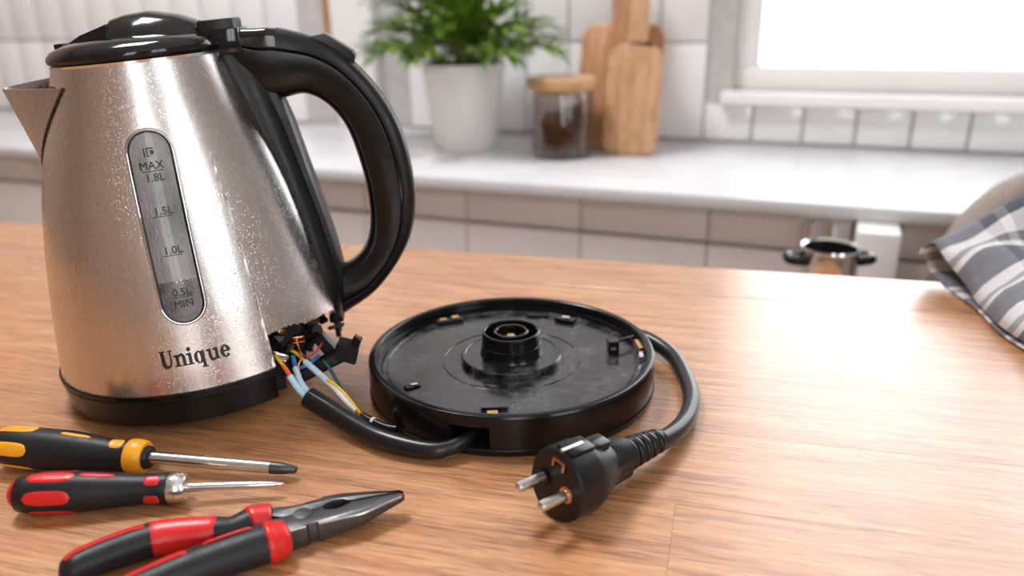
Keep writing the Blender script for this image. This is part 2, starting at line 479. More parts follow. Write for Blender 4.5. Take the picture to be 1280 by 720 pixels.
# back wall with window opening
WE0, WE1, WZ0, WZ1 = 0.40, 1.50, 0.02, 1.55
wall_back = struct(kobj('wall_back', join(
    box(E0, WE0, WALL_N, WALL_N + 0.1, FLOOR_Z, CEIL_Z), box(WE1, E1, WALL_N, WALL_N + 0.1, FLOOR_Z, CEIL_Z),
    box(WE0, WE1, WALL_N, WALL_N + 0.1, FLOOR_Z, WZ0), box(WE0, WE1, WALL_N, WALL_N + 0.1, WZ1, CEIL_Z)), M['grout']))
struct(kobj('wall_left', box(E0 - 0.1, E0, N0, WALL_N + 0.1, FLOOR_Z, CEIL_Z), M['warm_wall']))
RE0, RE1, RZ0, RZ1 = 1.05, 1.70, 0.12, 1.78
struct(kobj('wall_rear', join(
    box(E0, RE0, N0 - 0.1, N0, FLOOR_Z, CEIL_Z), box(RE1, E1, N0 - 0.1, N0, FLOOR_Z, CEIL_Z),
    box(RE0, RE1, N0 - 0.1, N0, FLOOR_Z, RZ0), box(RE0, RE1, N0 - 0.1, N0, RZ1, CEIL_Z)), M['warm_wall']))
SN0, SN1, SZ0, SZ1 = -2.12, -1.32, 0.08, 1.78
struct(kobj('wall_right', join(
    box(E1, E1 + 0.1, N0, SN0, FLOOR_Z, CEIL_Z), box(E1, E1 + 0.1, SN1, WALL_N + 0.1, FLOOR_Z, CEIL_Z),
    box(E1, E1 + 0.1, SN0, SN1, FLOOR_Z, SZ0), box(E1, E1 + 0.1, SN0, SN1, SZ1, CEIL_Z)), M['wall']))
# windows
def window(name, along_e, c0, c1, z0, z1, plane, sgn=1):
    w = empty(name)
    w['kind'] = 'structure'
    w.location = kp(0, 0, 0); w.rotation_euler = KROT
    def bar(nm, a0, a1, b0, b1, d0=0.02, d1=0.07):
        g = box(a0, a1, min(plane + sgn * d0, plane + sgn * d1), max(plane + sgn * d0, plane + sgn * d1), b0, b1, bev=0.003) if along_e else box(plane + d0, plane + d1, a0, a1, b0, b1, bev=0.003)
        return obj(nm, g, M['white_paint'], w)
    t = 0.045
    bar('window_frame', c0, c1, z0, z0 + t); bar('window_frame', c0, c1, z1 - t, z1)
    bar('window_frame', c0, c0 + t, z0 + t, z1 - t); bar('window_frame', c1 - t, c1, z0 + t, z1 - t)
    mid = (c0 + c1) / 2
    bar('mullion', mid - 0.02, mid + 0.02, z0 + t, z1 - t, 0.025, 0.065)
    for a0, a1 in ((c0 + t, mid - 0.02), (mid + 0.02, c1 - t)):
        g = box(a0, a1, plane + sgn * 0.045 - 0.002, plane + sgn * 0.045 + 0.002, z0 + t, z1 - t) if along_e else box(plane + 0.043, plane + 0.047, a0, a1, z0 + t, z1 - t)
        obj('pane', g, M['pane'], w)
    g = box(c0 - 0.02, c1 + 0.02, plane - 0.03, plane + 0.03, z0 - 0.025, z0 - 0.001, bev=0.003) if along_e else box(plane - 0.03, plane + 0.03, c0 - 0.02, c1 + 0.02, z0 - 0.025, z0 - 0.001, bev=0.003)
    obj('window_sill', g, M['white_paint'], w)
window('window_1', True, WE0, WE1, WZ0, WZ1, WALL_N)
window('window_2', False, SN0, SN1, SZ0, SZ1, E1)
window('window_3', True, RE0, RE1, RZ0, RZ1, N0, -1)

# wall tiles, each its own piece of the wall
TW, TH, TG = 0.095, 0.19, 0.004
tile_me = {}
def tile(e0, e1, z0, z1):
    key = (round(e1 - e0, 4), round(z1 - z0, 4))
    if key not in tile_me:
        o = obj('tile', box(0, key[0], -0.007, 0.002, 0, key[1], bev=0.0025), M['tile'], wall_back)
        tile_me[key] = o.data
    else:
        o = bpy.data.objects.new('tile', tile_me[key]); link(o, wall_back)
    o.location = (e0, WALL_N - random.uniform(0, 0.0012), z0)
    o.rotation_euler = (random.uniform(-.006, .006), 0, random.uniform(-.006, .006))
TRIM0, TRIM1 = -0.497, -0.388
zrows = [CT_Z + 0.003 + i * TH for i in range(5)]
e = -1.93
while e < 1.95:
    for zi, z in enumerate(zrows):
        e1, z1 = e + TW - TG, z + TH - TG
        if e1 > TRIM0 - 0.02 and e < TRIM1: continue
        if e1 > WE0 - 0.02 and e < WE1 + 0.02:
            if z1 > WZ0 - 0.03:
                z1 = WZ0 - 0.028
                if z1 - z < 0.02: continue
        tile(e, e1, z, z1)
    e += TW
# upright white trim board with a narrow brown batten
struct(kobj('trim_1', box(TRIM0, TRIM1, WALL_N - 0.035, WALL_N + 0.001, CT_Z + 0.0005, 0.9, bev=0.004), M['white_paint']))
struct(kobj('trim_2', box(TRIM0 - 0.02, TRIM0 - 0.001, WALL_N - 0.03, WALL_N + 0.001, 0.08, 0.9, bev=0.003), M['board']))

# ------------------------------------------------------------------ counter run
o = kobj('counter_worktop', box(-1.95, 1.95, 0.0, WALL_N - 0.009, CT_Z - 0.022, CT_Z, bev=0.004), M['counter'])
tag(o, 'pale stone worktop running along the tiled wall', 'worktop')
CW = 0.205
def cabinet(e0, label, handles='bar'):
    c = empty('base_cabinet', kp(e0, 0.02, FLOOR_Z), KROT)
    tag(c, label, 'cabinet', 'base cabinets under the worktop')
    H = CT_Z - 0.022 - FLOOR_Z - 0.0005
    obj('carcass', box(0.0005, CW - 0.0005, 0.02, WALL_N - 0.032, 0.0, H), M['cabinet'], c)
    d = obj('drawer', box(0.001, CW - 0.001, 0.0, 0.0195, H - 0.055, H - 0.002, bev=0.002), M['cabinet'], c)
    dr = obj('door', box(0.001, CW - 0.001, 0.0, 0.0195, 0.06, H - 0.061, bev=0.002), M['cabinet'], c)
    return c, d, dr, H
LAB = ['greige base cabinet at the very end of the row, past the kettle spout', 'second greige base cabinet in the row, beyond the kettle spout', 'third greige base cabinet in the row, beyond the kettle spout', 'greige base cabinet next before the one behind the spout', 'greige base cabinet behind the kettle spout', 'greige base cabinet behind the steel kettle body',
       'greige base cabinet seen past the kettle handle', 'greige base cabinet under the potted plant', 'greige base cabinet under the glass jar',
       'greige base cabinet under the cutting boards', 'greige cabinet with a pair of upright chrome handles']
ce = 0.226 - CW * 9
for i in range(11):
    c, d, dr, H = cabinet(ce + i * CW, LAB[i])
    if i == 10:
        for x in (0.146, 0.176):
            g = join(tube([(x, -0.024, H - 0.062), (x, -0.024, H - 0.004)], 0.0075, 14, 2), tube([(x, -0.024, H - 0.050), (x, 0.001, H - 0.050)], 0.004, 10, 1, smooth_path=False), tube([(x, -0.024, H - 0.014), (x, 0.001, H - 0.014)], 0.004, 10, 1, smooth_path=False))
            obj('handle', g, M['chrome'], d)
# white upright panel and two more cabinets beyond it
c = kobj('upright_panel', box(0.0, 0.055, -0.05, 0.38, 0.0, CT_Z - FLOOR_Z - 0.0235, bev=0.003), M['white_paint'], None, ce + 11 * CW + 0.003, 0, FLOOR_Z)
tag(c, 'bright white upright panel standing proud between two greige cabinets', 'panel')
for k in range(2):
    cabinet(ce + 11 * CW + 0.062 + k * CW, ['greige base cabinet next to the white upright panel, behind the towel', 'last greige base cabinet of the row, past the white upright panel'][k])

# ------------------------------------------------------------------ pot with plant
pl = empty('potted_plant', kp(-0.086, 0.262, CT_Z), KROT)
tag(pl, 'bushy green plant in a white tapered pot on the pale worktop', 'plant')
PH = 0.165
obj('pot', lathe([(0.0, 0.0), (0.058, 0.0), (0.062, 0.004), (0.078, PH - 0.022), (0.079, PH - 0.018), (0.081, PH - 0.016), (0.082, PH), (0.077, PH), (0.074, PH - 0.02), (0.0, PH - 0.02)], 48), M['pot'], pl)
obj('soil', lathe([(0.0, PH - 0.008), (0.05, PH - 0.010), (0.0755, PH - 0.014), (0.0755, PH - 0.019), (0.0, PH - 0.019)], 32), M['soil'], pl)
def leaf_geo(L, W, M4):
    V, Fc = [], []
    n = 5
    for i in range(n + 1):
        t = i / n
        w = W * sin(pi * min(1, t ** 0.8)) * 0.5
        z = -0.35 * L * t * t
        V += [M4 @ Vector((L * t, -w, z + 0.12 * W)), M4 @ Vector((L * t, 0, z)), M4 @ Vector((L * t, w, z + 0.12 * W))]
    for i in range(n):
        a = 3 * i
        Fc += [[a, a + 1, a + 4, a + 3], [a + 1, a + 2, a + 5, a + 4]]
    return V, Fc
def sprig_geo(rng):
    """curved stem along +x/+z with small leaves either side"""
    Ln = 0.17
    pts = [Vector((Ln * t * 0.85, 0, Ln * (0.75 * t - 0.62 * t * t))) for t in [k / 8 for k in range(9)]]
    gl = []
    for k in range(2, 9):
        for s in (-1, 1):
            t = k / 8
            p = pts[k]
            yaw = s * R(rng.uniform(30, 65)) * (1 - 0.4 * t)
            m4 = Matrix.Translation(p) @ Matrix.Rotation(yaw, 4, 'Z') @ Matrix.Rotation(R(rng.uniform(-35, 15)), 4, 'Y') @ Matrix.Rotation(R(rng.uniform(-30, 30)), 4, 'X')
            gl.append(leaf_geo(rng.uniform(0.030, 0.046), rng.uniform(0.013, 0.019), m4))
    gl.append(leaf_geo(0.045, 0.017, Matrix.Translation(pts[-1]) @ Matrix.Rotation(R(25), 4, 'Y')))
    return pts, join(*gl)
rng = random.Random(3)
sp_me = []
for k in range(4):
    pts, g = sprig_geo(rng)
    o1 = obj('stem', tube(pts, [0.002, 0.001], 5, 1, smooth_path=False), M['stem'], pl)
    o2 = obj('leaves', g, M['leaf'], o1, smooth=180)
    sp_me.append((o1, o2))
for k in range(74):
    if k < 4: o1, o2 = sp_me[k]
    else:
        s1, s2 = sp_me[k % 4]
        o1 = s1.copy(); o2 = s2.copy()
        link(o1, pl); link(o2, o1)
    az = k * 2.39996 + rng.uniform(-.3, .3)
    u = k / 74
    tilt = R(-78 + 92 * u + rng.uniform(-8, 8))      # upright first, drooping last
    rad = 0.012 + 0.045 * u
    o1.location = (rad * cos(az), rad * sin(az), PH - 0.010)
    o1.rotation_euler = (Matrix.Rotation(az, 3, 'Z') @ Matrix.Rotation(min(tilt, R(-6)), 3, 'Y')).to_euler()
    s = rng.uniform(0.8, 1.08) * (0.98 if u > 0.5 else 1.1) * (1 - 0.32 * max(0.0, sin(az)) * min(1, u * 2))
    o1.scale = (s, s, s)

# ------------------------------------------------------------------ glass jar and cutting boards
jar = empty('storage_jar', kp(0.124, 0.235, CT_Z), KROT)
tag(jar, 'glass jar of brown beans with a wooden lid beside the cutting boards', 'jar')
obj('glass', lathe([(0.0, 0.0005), (0.050, 0.0005), (0.056, 0.006), (0.057, 0.11), (0.052, 0.122), (0.049, 0.122), (0.053, 0.108), (0.0525, 0.008), (0.0, 0.006)], 48), M['jar_glass'], jar)
obj('lid', lathe([(0.0, 0.116), (0.047, 0.116), (0.047, 0.1225), (0.061, 0.1225), (0.063, 0.126), (0.063, 0.141), (0.061, 0.144), (0.0, 0.144)], 48), M['lid_wood'], jar)
# beans: heap of small ellipsoids, one uncountable filling
bg = []
br = random.Random(5)
ico = bmesh.new(); bmesh.ops.create_icosphere(ico, subdivisions=1, radius=1.0); ig = geo(ico)
for k in range(620):
    a, rr_ = br.uniform(0, 2 * pi), 0.046 * math.sqrt(br.random())
    zz = 0.011 + (0.066 + 0.012 * sin(a + 1)) * br.random()
    m4 = Matrix.Translation((rr_ * cos(a), rr_ * sin(a), zz)) @ Matrix.Rotation(br.uniform(0, 6), 4, 'Z') @ Matrix.Rotation(br.uniform(0, 6), 4, 'X') @ Matrix.Diagonal((0.0058, 0.0042, 0.0036, 1))
    bg.append(xf(ig, m4))
o = obj('beans', join(*bg), M['beans'], jar); o['kind'] = 'stuff'
def board_poly(w, h, hw, hh, r=0.02):
    out = []
    def arc(cx, cz, a0, a1, rad, n=6):
        for k in range(n + 1):
            a = a0 + (a1 - a0) * k / n
            out.append((cx + rad * cos(a), cz + rad * sin(a)))
    arc(w / 2 - r, r, -pi / 2, 0, r)
    arc(w / 2 - 0.03, h - 0.03, 0, pi / 2, 0.03)
    arc(hw / 2 + 0.012, h + 0.012, -pi / 2, -pi, 0.012)
    arc(0, h + hh - hw / 2, 0, pi, hw / 2, 10)
    arc(-hw / 2 - 0.012, h + 0.012, 0, -pi / 2, 0.012)
    arc(-w / 2 + 0.03, h - 0.03, pi / 2, pi, 0.03)
    arc(-w / 2 + r, r, pi, 3 * pi / 2, r)
    return out
def board(e, n, w, h, hw, hh, lean, m, label, turn=0.0, thick=0.018):
    g = prism(board_poly(w, h, hw, hh), -thick / 2, thick / 2, bev=0.003)
    g = xf(g, Matrix.Rotation(pi / 2, 4, 'X'))
    o = obj('cutting_board', g, m, None, 40, kp(e, n, CT_Z + 0.0005), (0, 0, 0))
    o.rotation_euler = (Matrix.Rotation(-KY + turn, 3, 'Z') @ Matrix.Rotation(-lean, 3, 'X')).to_euler()
    tag(o, label, 'cutting board')
    return o
board(0.205, 0.315, 0.160, 0.235, 0.044, 0.13, R(13), M['board'], 'dark wooden cutting board with a handle leaning on the tiles')
board(0.243, 0.270, 0.100, 0.20, 0.034, 0.09, R(12), M['board_light'], 'narrow pale cutting board leaning before the larger dark one', thick=0.02)

# ------------------------------------------------------------------ stool with small steel pot, and taupe chair beyond the table
ST = Vector((0.338, 0.805, FLOOR_Z)); SH = 0.750
st = empty('wooden_stool', ST, (0, 0, -0.3))
tag(st, 'low wooden stool behind the table under a small steel pot', 'stool')
obj('seat', lathe([(0.0, SH - 0.03), (0.09, SH - 0.03), (0.10, SH - 0.022), (0.10, SH - 0.006), (0.095, SH), (0.0, SH)], 40), M['board'], st)
for a in range(4):
    b_ = a * pi / 2 + pi / 4
    obj('leg', tube([(0.12 * cos(b_), 0.12 * sin(b_), 0.0), (0.075 * cos(b_), 0.075 * sin(b_), SH - 0.028)], 0.013, 10, 1, smooth_path=False), M['board'], st)
sp = empty('steel_pot', ST + Vector((0, 0, SH)), (0, 0, -0.05))
tag(sp, 'small shiny steel pot with two black side handles', 'pot')
obj('pot_body', lathe([(0.0, 0.0), (0.026, 0.0), (0.029, 0.004), (0.029, 0.098), (0.0305, 0.100), (0.0295, 0.102), (0.027, 0.100), (0.027, 0.006), (0.0, 0.005)], 40), M['chrome'], sp)
for s in (-1, 1):
    obj('side_handle', tube([(s * 0.026, -0.010, 0.088), (s * 0.040, -0.008, 0.089), (s * 0.043, 0.0, 0.089), (s * 0.040, 0.008, 0.089), (s * 0.026, 0.010, 0.088)], 0.0055, 10, 6), M['satin_black'], sp)
ch = empty('upholstered_chair', (0.655, 0.755, FLOOR_Z), (0, 0, R(-22)))
tag(ch, 'taupe chair with a rounded backrest beyond the striped towel', 'chair')
obj('seat', box(-0.20, 0.20, -0.20, 0.20, 0.42, 0.48, bev=0.022, seg=3), M['taupe'], ch)
secs = []
for k in range(25):
    a = -R(75) + R(150) * k / 24
    rr_ = 0.19
    top = 0.912 - 0.10 * abs(a / R(75)) ** 2.5
    base = Vector((rr_ * sin(a), rr_ * cos(a) - 0.02, 0)); rad = Vector((sin(a), cos(a), 0))
    secs.append([base + rad * x + Vector((0, 0, (0.50 + top) / 2 + y * 1.0)) for x, y in rrect(0.022, (top - 0.50) / 2, 0.02)])
obj('backrest', loft(secs), M['taupe'], ch)
for sx in (-1, 1):
    for sy in (-1, 1):
        obj('leg', tube([(sx * 0.18, sy * 0.18, 0), (sx * 0.16, sy * 0.16, 0.43)], [0.012, 0.018], 10, 1, smooth_path=False), M['chair_wood'], ch)

# ------------------------------------------------------------------ table
TY = R(15.4)
tb = empty('wooden_table', (0, 0, FLOOR_Z), (0, 0, -TY))
tag(tb, 'oiled wooden table of joined planks under the kettle and tools', 'table')
TOP = -FLOOR_Z
far, near, tl, trr = 0.6265, -0.22, -0.95, 0.95
rows = 13
pw = (far - near) / rows
tr = random.Random(11)
for i in range(rows):
    x = tl
    cuts = [tl]
    c_ = tl + tr.uniform(0.25, 0.7)
    while c_ < trr - 0.2:
        cuts.append(c_); c_ += tr.uniform(0.55, 0.8)
    cuts.append(trr)
    for a, b_ in zip(cuts[:-1], cuts[1:]):
        y0 = near + i * pw
        g = box(-(b_ - a) / 2 + 0.00003, (b_ - a) / 2 - 0.00003, -pw / 2 + 0.00003, pw / 2 - 0.00003, -0.032, 0, bev=0.00006 if i < rows - 1 else 0.0012, seg=1)
        obj('plank', g, M['table'], tb, 40, ((a + b_) / 2, y0 + pw / 2, TOP))
for sx in (-1, 1):
    for yy in (near + 0.06, far - 0.10):
        obj('leg', box(sx * 0.86 - 0.03, sx * 0.86 + 0.03, yy - 0.03, yy + 0.03, 0, TOP - 0.0325, bev=0.003), M['table'], tb)
for yy in (near + 0.06, far - 0.10):
    obj('apron', box(-0.83, 0.83, yy - 0.01, yy + 0.01, TOP - 0.12, TOP - 0.0325, bev=0.002), M['table'], tb)

# ------------------------------------------------------------------ kettle
KT = R(4.36)
kettle = empty('electric_kettle', (-0.1784, 0.4378, 0.0806 * sin(KT) + 0.0003), (0, -KT, 0))
tag(kettle, 'brushed steel electric kettle with black handle and broken base', 'kettle')
PZ = [0.0, 0.0181, 0.03, 0.054, 0.085, 0.107, 0.125, 0.15, 0.165, 0.1762]
PR = [0.0797, 0.0803, 0.0787, 0.0757, 0.0706, 0.0660, 0.0610, 0.0527, 0.0472, 0.0436]
def body_r(z):
    # smoothed profile
    return (interp(z - 0.006, PZ, PR) + interp(z, PZ, PR) * 2 + interp(z + 0.006, PZ, PR)) / 4 if 0.02 < z < 0.17 else interp(z, PZ, PR)
BA0, BA1 = R(-46.6), R(62)
def jag(a):
    t = (a - BA0) / (BA1 - BA0)
    base = interp(a, [R(-46.6), R(-41), R(-35), R(-27), R(-19), R(-13), R(20), R(62)], [0.0352, 0.0353, 0.0350, 0.0330, 0.0314, 0.0303, 0.030, 0.034])
    return base + 0.0012 * noise.noise(Vector((a * 40, 1.3, 0))) + 0.0007 * noise.noise(Vector((a * 110, 4.3, 0)))
def wrapped(a, z, off=0.0):
    r = body_r(z) + off
    return Vector((r * cos(a), r * sin(a), z))
# shell: columns by azimuth; bottom edge is torn between BA0 and BA1
az_list = [R(-180 + 1.5 * k) for k in range(240)]
az_list += [BA0 - 0.0005, BA0 + 0.004, BA1 + 0.0005, BA1 - 0.004] + [BA0 + (BA1 - BA0) * (k + 0.5) / 160 for k in range(160)]
az_list = sorted(set(round(a, 6) for a in az_list))
ZT = 0.1762
def shell(off, rows=44):
    V, Fc = [], []
    n = len(az_list)
    for a in az_list:
        zb = jag(a) if BA0 < a < BA1 else 0.0176
        if BA0 - 0.03 < a <= BA0: zb = 0.0176
        for k in range(rows + 1):
            z = zb + (ZT - zb) * k / rows
            V.append(wrapped(a, z, off))
    m = rows + 1
    for i in range(n):
        j = (i + 1) % n
        for k in range(rows):
            Fc.append([i * m + k, j * m + k, j * m + k + 1, i * m + k + 1])
    return V, Fc, n, m
Vo, Fo, n_, m_ = shell(0.0)
Vi, Fi, _, _ = shell(-0.0011)
k0 = len(Vo)
Fb = [[i * m_, ((i + 1) % n_) * m_, k0 + ((i + 1) % n_) * m_, k0 + i * m_] for i in range(n_)]
obj('body_shell', (Vo + Vi, Fo + [[q + k0 for q in f][::-1] for f in Fi] + Fb), M['steel'], kettle, 50)
# black base band, broken away on the right
ring = [(0.0812, 0.0176), (0.0815, 0.0172), (0.0815, 0.0158), (0.0806, 0.0152), (0.0806, 0.0148), (0.0811, 0.0142), (0.0797, 0.0012), (0.0788, 0.0), (0.073, 0.0), (0.073, 0.0176)]
obj('base_band', lathe(ring, 140, R(62), R(360 - 47.6), closed_prof=True), M['satin_black'], kettle, 30)
obj('base_plate', lathe([(0.0, 0.001), (0.0729, 0.001), (0.0729, 0.004), (0.0, 0.004)], 100, R(72), R(360 - 60), closed_prof=True), M['matte_black'], kettle)
obj('heating_plate', lathe([(0.0, 0.0405), (0.0745, 0.0405), (0.0745, 0.0425), (0.0, 0.0425)], 64), M['matte_black'], kettle)
# lid
lid = obj('lid', lathe([(0.0, 0.1762), (0.0432, 0.1762), (0.0448, 0.1775), (0.0452, 0.1790), (0.0447, 0.1806), (0.0425, 0.1830), (0.038, 0.1850), (0.030, 0.1868), (0.018, 0.1878), (0.0, 0.188)], 96), M['gloss_black'], kettle, 60)
obj('rim_ring', lathe([(0.0434, 0.1748), (0.0443, 0.1750), (0.0445, 0.1762), (0.0434, 0.1764)], 96, closed_prof=True), M['chrome'], lid)
HA = R(8)
MH = Matrix.Rotation(HA, 4, 'Z')          # local frame with x along the handle
# raised lid pod: cut face towards the spout
NX, NY = 26, 17
V, Fc = [], []
for i in range(NX + 1):
    u = i / NX
    x = -0.0095 + u * 0.0475
    hw = 0.0285 * math.sqrt(max(0.0, 1 - max(0, (u - 0.25) / 0.76) ** 2.2)) * (0.80 + 0.2 * min(1, u / 0.25))
    zt = interp(u, [0, 0.15, 0.4, 0.7, 0.88, 1.0], [0.1962, 0.1978, 0.1986, 0.1955, 0.1915, 0.1860])
    for j in range(NY + 1):
        v = -1 + 2 * j / NY
        zz = 0.1835 + (zt - 0.1835) * (1 - abs(v) ** 2.6)
        V.append(MH @ Vector((x, hw * v, zz)))
m1 = NY + 1
for i in range(NX):
    for j in range(NY):
        Fc.append([i * m1 + j, i * m1 + j + 1, (i + 1) * m1 + j + 1, (i + 1) * m1 + j])
Fc.append([j for j in range(m1)][::-1])
obj('lid_grip', (V, Fc), M['gloss_black'], lid, 50)
# thumb recess wedge in front of the pod and small front latch
g = loft([[MH @ Vector(p) for p in [(x, -w, 0.184), (x, w, 0.184), (x, w * 0.85, zt), (x, -w * 0.85, zt)]] for x, w, zt in [(-0.0325, 0.012, 0.1858), (-0.024, 0.015, 0.1897), (-0.0150, 0.0165, 0.1922), (-0.0096, 0.0175, 0.1938)]])
obj('thumb_ramp', g, M['matte_black'], lid, 30)
g = xf(box(-0.0395, -0.0335, -0.008, 0.008, 0.1825, 0.1868, bev=0.0008), MH)
obj('front_latch', g, M['gloss_black'], lid)
# hinge blocks between lid and handle
obj('hinge_cap', xf(box(0.0330, 0.0515, -0.012, 0.012, 0.1800, 0.1910, bev=0.0012), MH), M['matte_black'], kettle)
obj('hinge_block', xf(box(0.0390, 0.0535, -0.0145, 0.0145, 0.1735, 0.1862, bev=0.001), MH), M['gloss_black'], kettle)
# handle spine strip down the body
zs = [0.1765, 0.168, 0.155, 0.1356, 0.1128, 0.0841, 0.0640, 0.049, 0.035, 0.0265, 0.0205, 0.0178]
uo = [0.0570, 0.0610, 0.0660, 0.0708, 0.0745, 0.0795, 0.0822, 0.0835, 0.0826, 0.0815, 0.0800, 0.0785]
hw_ = [0.0115, 0.0120, 0.0140, 0.0165, 0.0180, 0.0195, 0.0205, 0.0210, 0.0205, 0.0185, 0.0130, 0.0070]
secs = []
for z, u, w in zip(zs, uo, hw_):
    r = body_r(z)
    s = []
    for yy, f in ((-w, 0.0), (-w * 0.98, 0.25), (-w * 0.84, 0.55), (-w * 0.66, 0.68), (-w * 0.60, 0.92), (-w * 0.45, 1.0), (w * 0.45, 1.0), (w * 0.60, 0.92), (w * 0.66, 0.68), (w * 0.84, 0.55), (w * 0.98, 0.25), (w, 0.0)):
        x0 = math.sqrt(max(1e-6, r * r - yy * yy)) - 0.001
        s.append(MH @ Vector((x0 + (u - x0) * f, yy, z)))
    for yy in (w * 0.5, -w * 0.5):
        x0 = math.sqrt(max(1e-6, r * r - yy * yy)) - 0.003
        s.append(MH @ Vector((x0, yy, z)))
    secs.append(s)
obj('handle_spine', loft(secs), M['matte_black'], kettle, 35)
# broken stub hanging below the spine
g = join(xf(box(0.0700, 0.0785, -0.005, 0.005, 0.0140, 0.0190, bev=0.001), MH), xf(box(0.0720, 0.0752, -0.004, -0.001, 0.0040, 0.0145, bev=0.0008), MH), xf(box(0.0735, 0.0758, -0.001, 0.002, 0.0065, 0.0140, bev=0.0005), MH))
obj('broken_stub', g, M['matte_black'], kettle)
# handle loop
outer = [(0.0500, 0.1855), (0.0600, 0.1850), (0.0706, 0.1838), (0.0923, 0.1755), (0.1074, 0.1634), (0.1217, 0.1425), (0.1296, 0.1192), (0.1316, 0.0911), (0.1274, 0.0675), (0.1172, 0.0490), (0.1001, 0.0311), (0.0790, 0.0195)]
inner = [(0.0460, 0.1600), (0.0570, 0.1500), (0.0680, 0.1478), (0.0800, 0.1485), (0.0907, 0.1416), (0.0985, 0.1290), (0.1025, 0.1120), (0.1044, 0.0930), (0.1034, 0.0735), (0.0985, 0.0590), (0.0890, 0.0505), (0.0770, 0.0470)]
oc = catmull([(a, 0, b) for a, b in outer], 6)
ic = catmull([(a, 0, b) for a, b in inner], 6)
def handle_loft(f0, f1, w_in, w_out, r_in, r_out, i0=0, i1=None):
    secs = []
    N = len(oc)
    for i in range(i0, i1 or N):
        a, b = ic[i], oc[i]
        d = b - a
        L = d.length
        c0, c1 = f0, f1
        pts = []
        # rounded box cross-section from inner (f0) to outer (f1); y is width
        def corner(fx, y, rad_f, rad_y, start):
            for k in range(5):
                t = start + pi / 2 * k / 4
                pts.append((fx + rad_f * cos(t), y + rad_y * sin(t)))
        rf_o, rf_i = r_out / L, r_in / L
        corner(c1 - rf_o, w_out - r_out, rf_o, r_out, 0)
        corner(c0 + rf_i, w_in - r_in, rf_i, r_in, pi / 2)
        corner(c0 + rf_i, -w_in + r_in, rf_i, r_in, pi)
        corner(c1 - rf_o, -w_out + r_out, rf_o, r_out, 3 * pi / 2)
        secs.append([MH @ (a + d * fx + Vector((0, y, 0))) for fx, y in pts])
    return loft(secs)
obj('handle', handle_loft(0.0, 0.70, 0.0105, 0.0122, 0.0075, 0.0012), M['satin_black'], kettle, 35)
obj('handle_cover', handle_loft(0.712, 1.0, 0.0122, 0.0112, 0.0008, 0.0065, 12), M['matte_black'], kettle, 35)
obj('handle_cap', handle_loft(0.712, 0.99, 0.0124, 0.0115, 0.0008, 0.0050, 0, 13), M['gloss_black'], kettle, 35)
# power switch rocker on the top of the handle
d = Vector((0.1074 - 0.0850, 0, 0.1634 - 0.1790)).normalized(); nrm = Vector((-d.z, 0, d.x))
if nrm.z < 0: nrm = -nrm
sw = []
for t, h in ((-0.0010, 0.0002), (0.0065, 0.0068), (0.0090, 0.0070), (0.0235, 0.0062), (0.0262, 0.0046), (0.0275, -0.0015)):
    p = Vector((0.0860, 0, 0.1768)) + d * t
    sw.append([MH @ (p + nrm * z + Vector((0, y, 0))) for y, z in ((-0.007, -0.004), (0.007, -0.004), (0.007, h * 0.9), (0.0055, h), (-0.0055, h), (-0.007, h * 0.9))])
obj('power_switch', loft(sw), M['gloss_black'], kettle, 25)
# spout: V-shaped sheet steel beak opposite the handle
SA = HA + pi
MS = Matrix.Rotation(SA, 4, 'Z')
def spout(off):
    V, Fc = [], []
    nr, nc = 16, 21
    for i in range(nr + 1):
        t = i / nr                       # 0 at bottom point, 1 at mouth
        zc = 0.1215 + (0.1680 - 0.1215) * t
        half = R(3 + 48 * t ** 0.85)
        for j in range(nc + 1):
            v = -1 + 2 * j / nc
            a = half * v
            z = zc + t ** 3 * ((0.0040 if v < 0 else -0.0012) * abs(v))
            rb = body_r(z) + 0.0004 + off
            px, py = rb * cos(a), rb * sin(a)
            reach = 0.0265 * t ** 1.05
            k = (1 - abs(v) ** 1.35)
            tipx = rb * cos(half) + (rb + reach - rb * cos(half)) * k
            V.append(MS @ Vector((max(px, tipx) if t > 0.02 else px, py * (1 - 0.10 * k * t), z)))
    m = nc + 1
    for i in range(nr):
        for j in range(nc):
            Fc.append([i * m + j, i * m + j + 1, (i + 1) * m + j + 1, (i + 1) * m + j])
    return V, Fc, nr, nc
Va, Fa, nr, nc = spout(0.0)
Vb, Fb_, _, _ = spout(-0.0008)
k0 = len(Va); m = nc + 1
rimf = [[nr * m + j, nr * m + j + 1, k0 + nr * m + j + 1, k0 + nr * m + j] for j in range(nc)]
sidef = [[i * m, (i + 1) * m, k0 + (i + 1) * m, k0 + i * m] for i in range(nr)] + [[i * m + nc, k0 + i * m + nc, k0 + (i + 1) * m + nc, (i + 1) * m + nc] for i in range(nr)]
spo = obj('spout', (Va + Vb, Fa + [[q + k0 for q in f][::-1] for f in Fb_] + rimf + sidef), M['steel'], kettle, 50)
for s in (0, nc):
    path = [Vector(Va[i * m + s]) for i in range(0, nr + 1)]
    path = [p + Vector((p.x, p.y, 0)).normalized() * 0.0001 for p in path]
    obj('seam', tube(path, 0.00055, 6, 1, smooth_path=False), M['ink'], spo)
# black sheet on the uncut body, painting the shade inside the spout
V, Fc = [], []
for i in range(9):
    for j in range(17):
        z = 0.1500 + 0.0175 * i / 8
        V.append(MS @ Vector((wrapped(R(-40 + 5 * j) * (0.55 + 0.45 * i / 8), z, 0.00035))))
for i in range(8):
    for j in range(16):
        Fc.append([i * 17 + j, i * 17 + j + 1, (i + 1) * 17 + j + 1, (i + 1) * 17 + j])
obj('spout_shade', (V, Fc), M['matte_black'], spo)

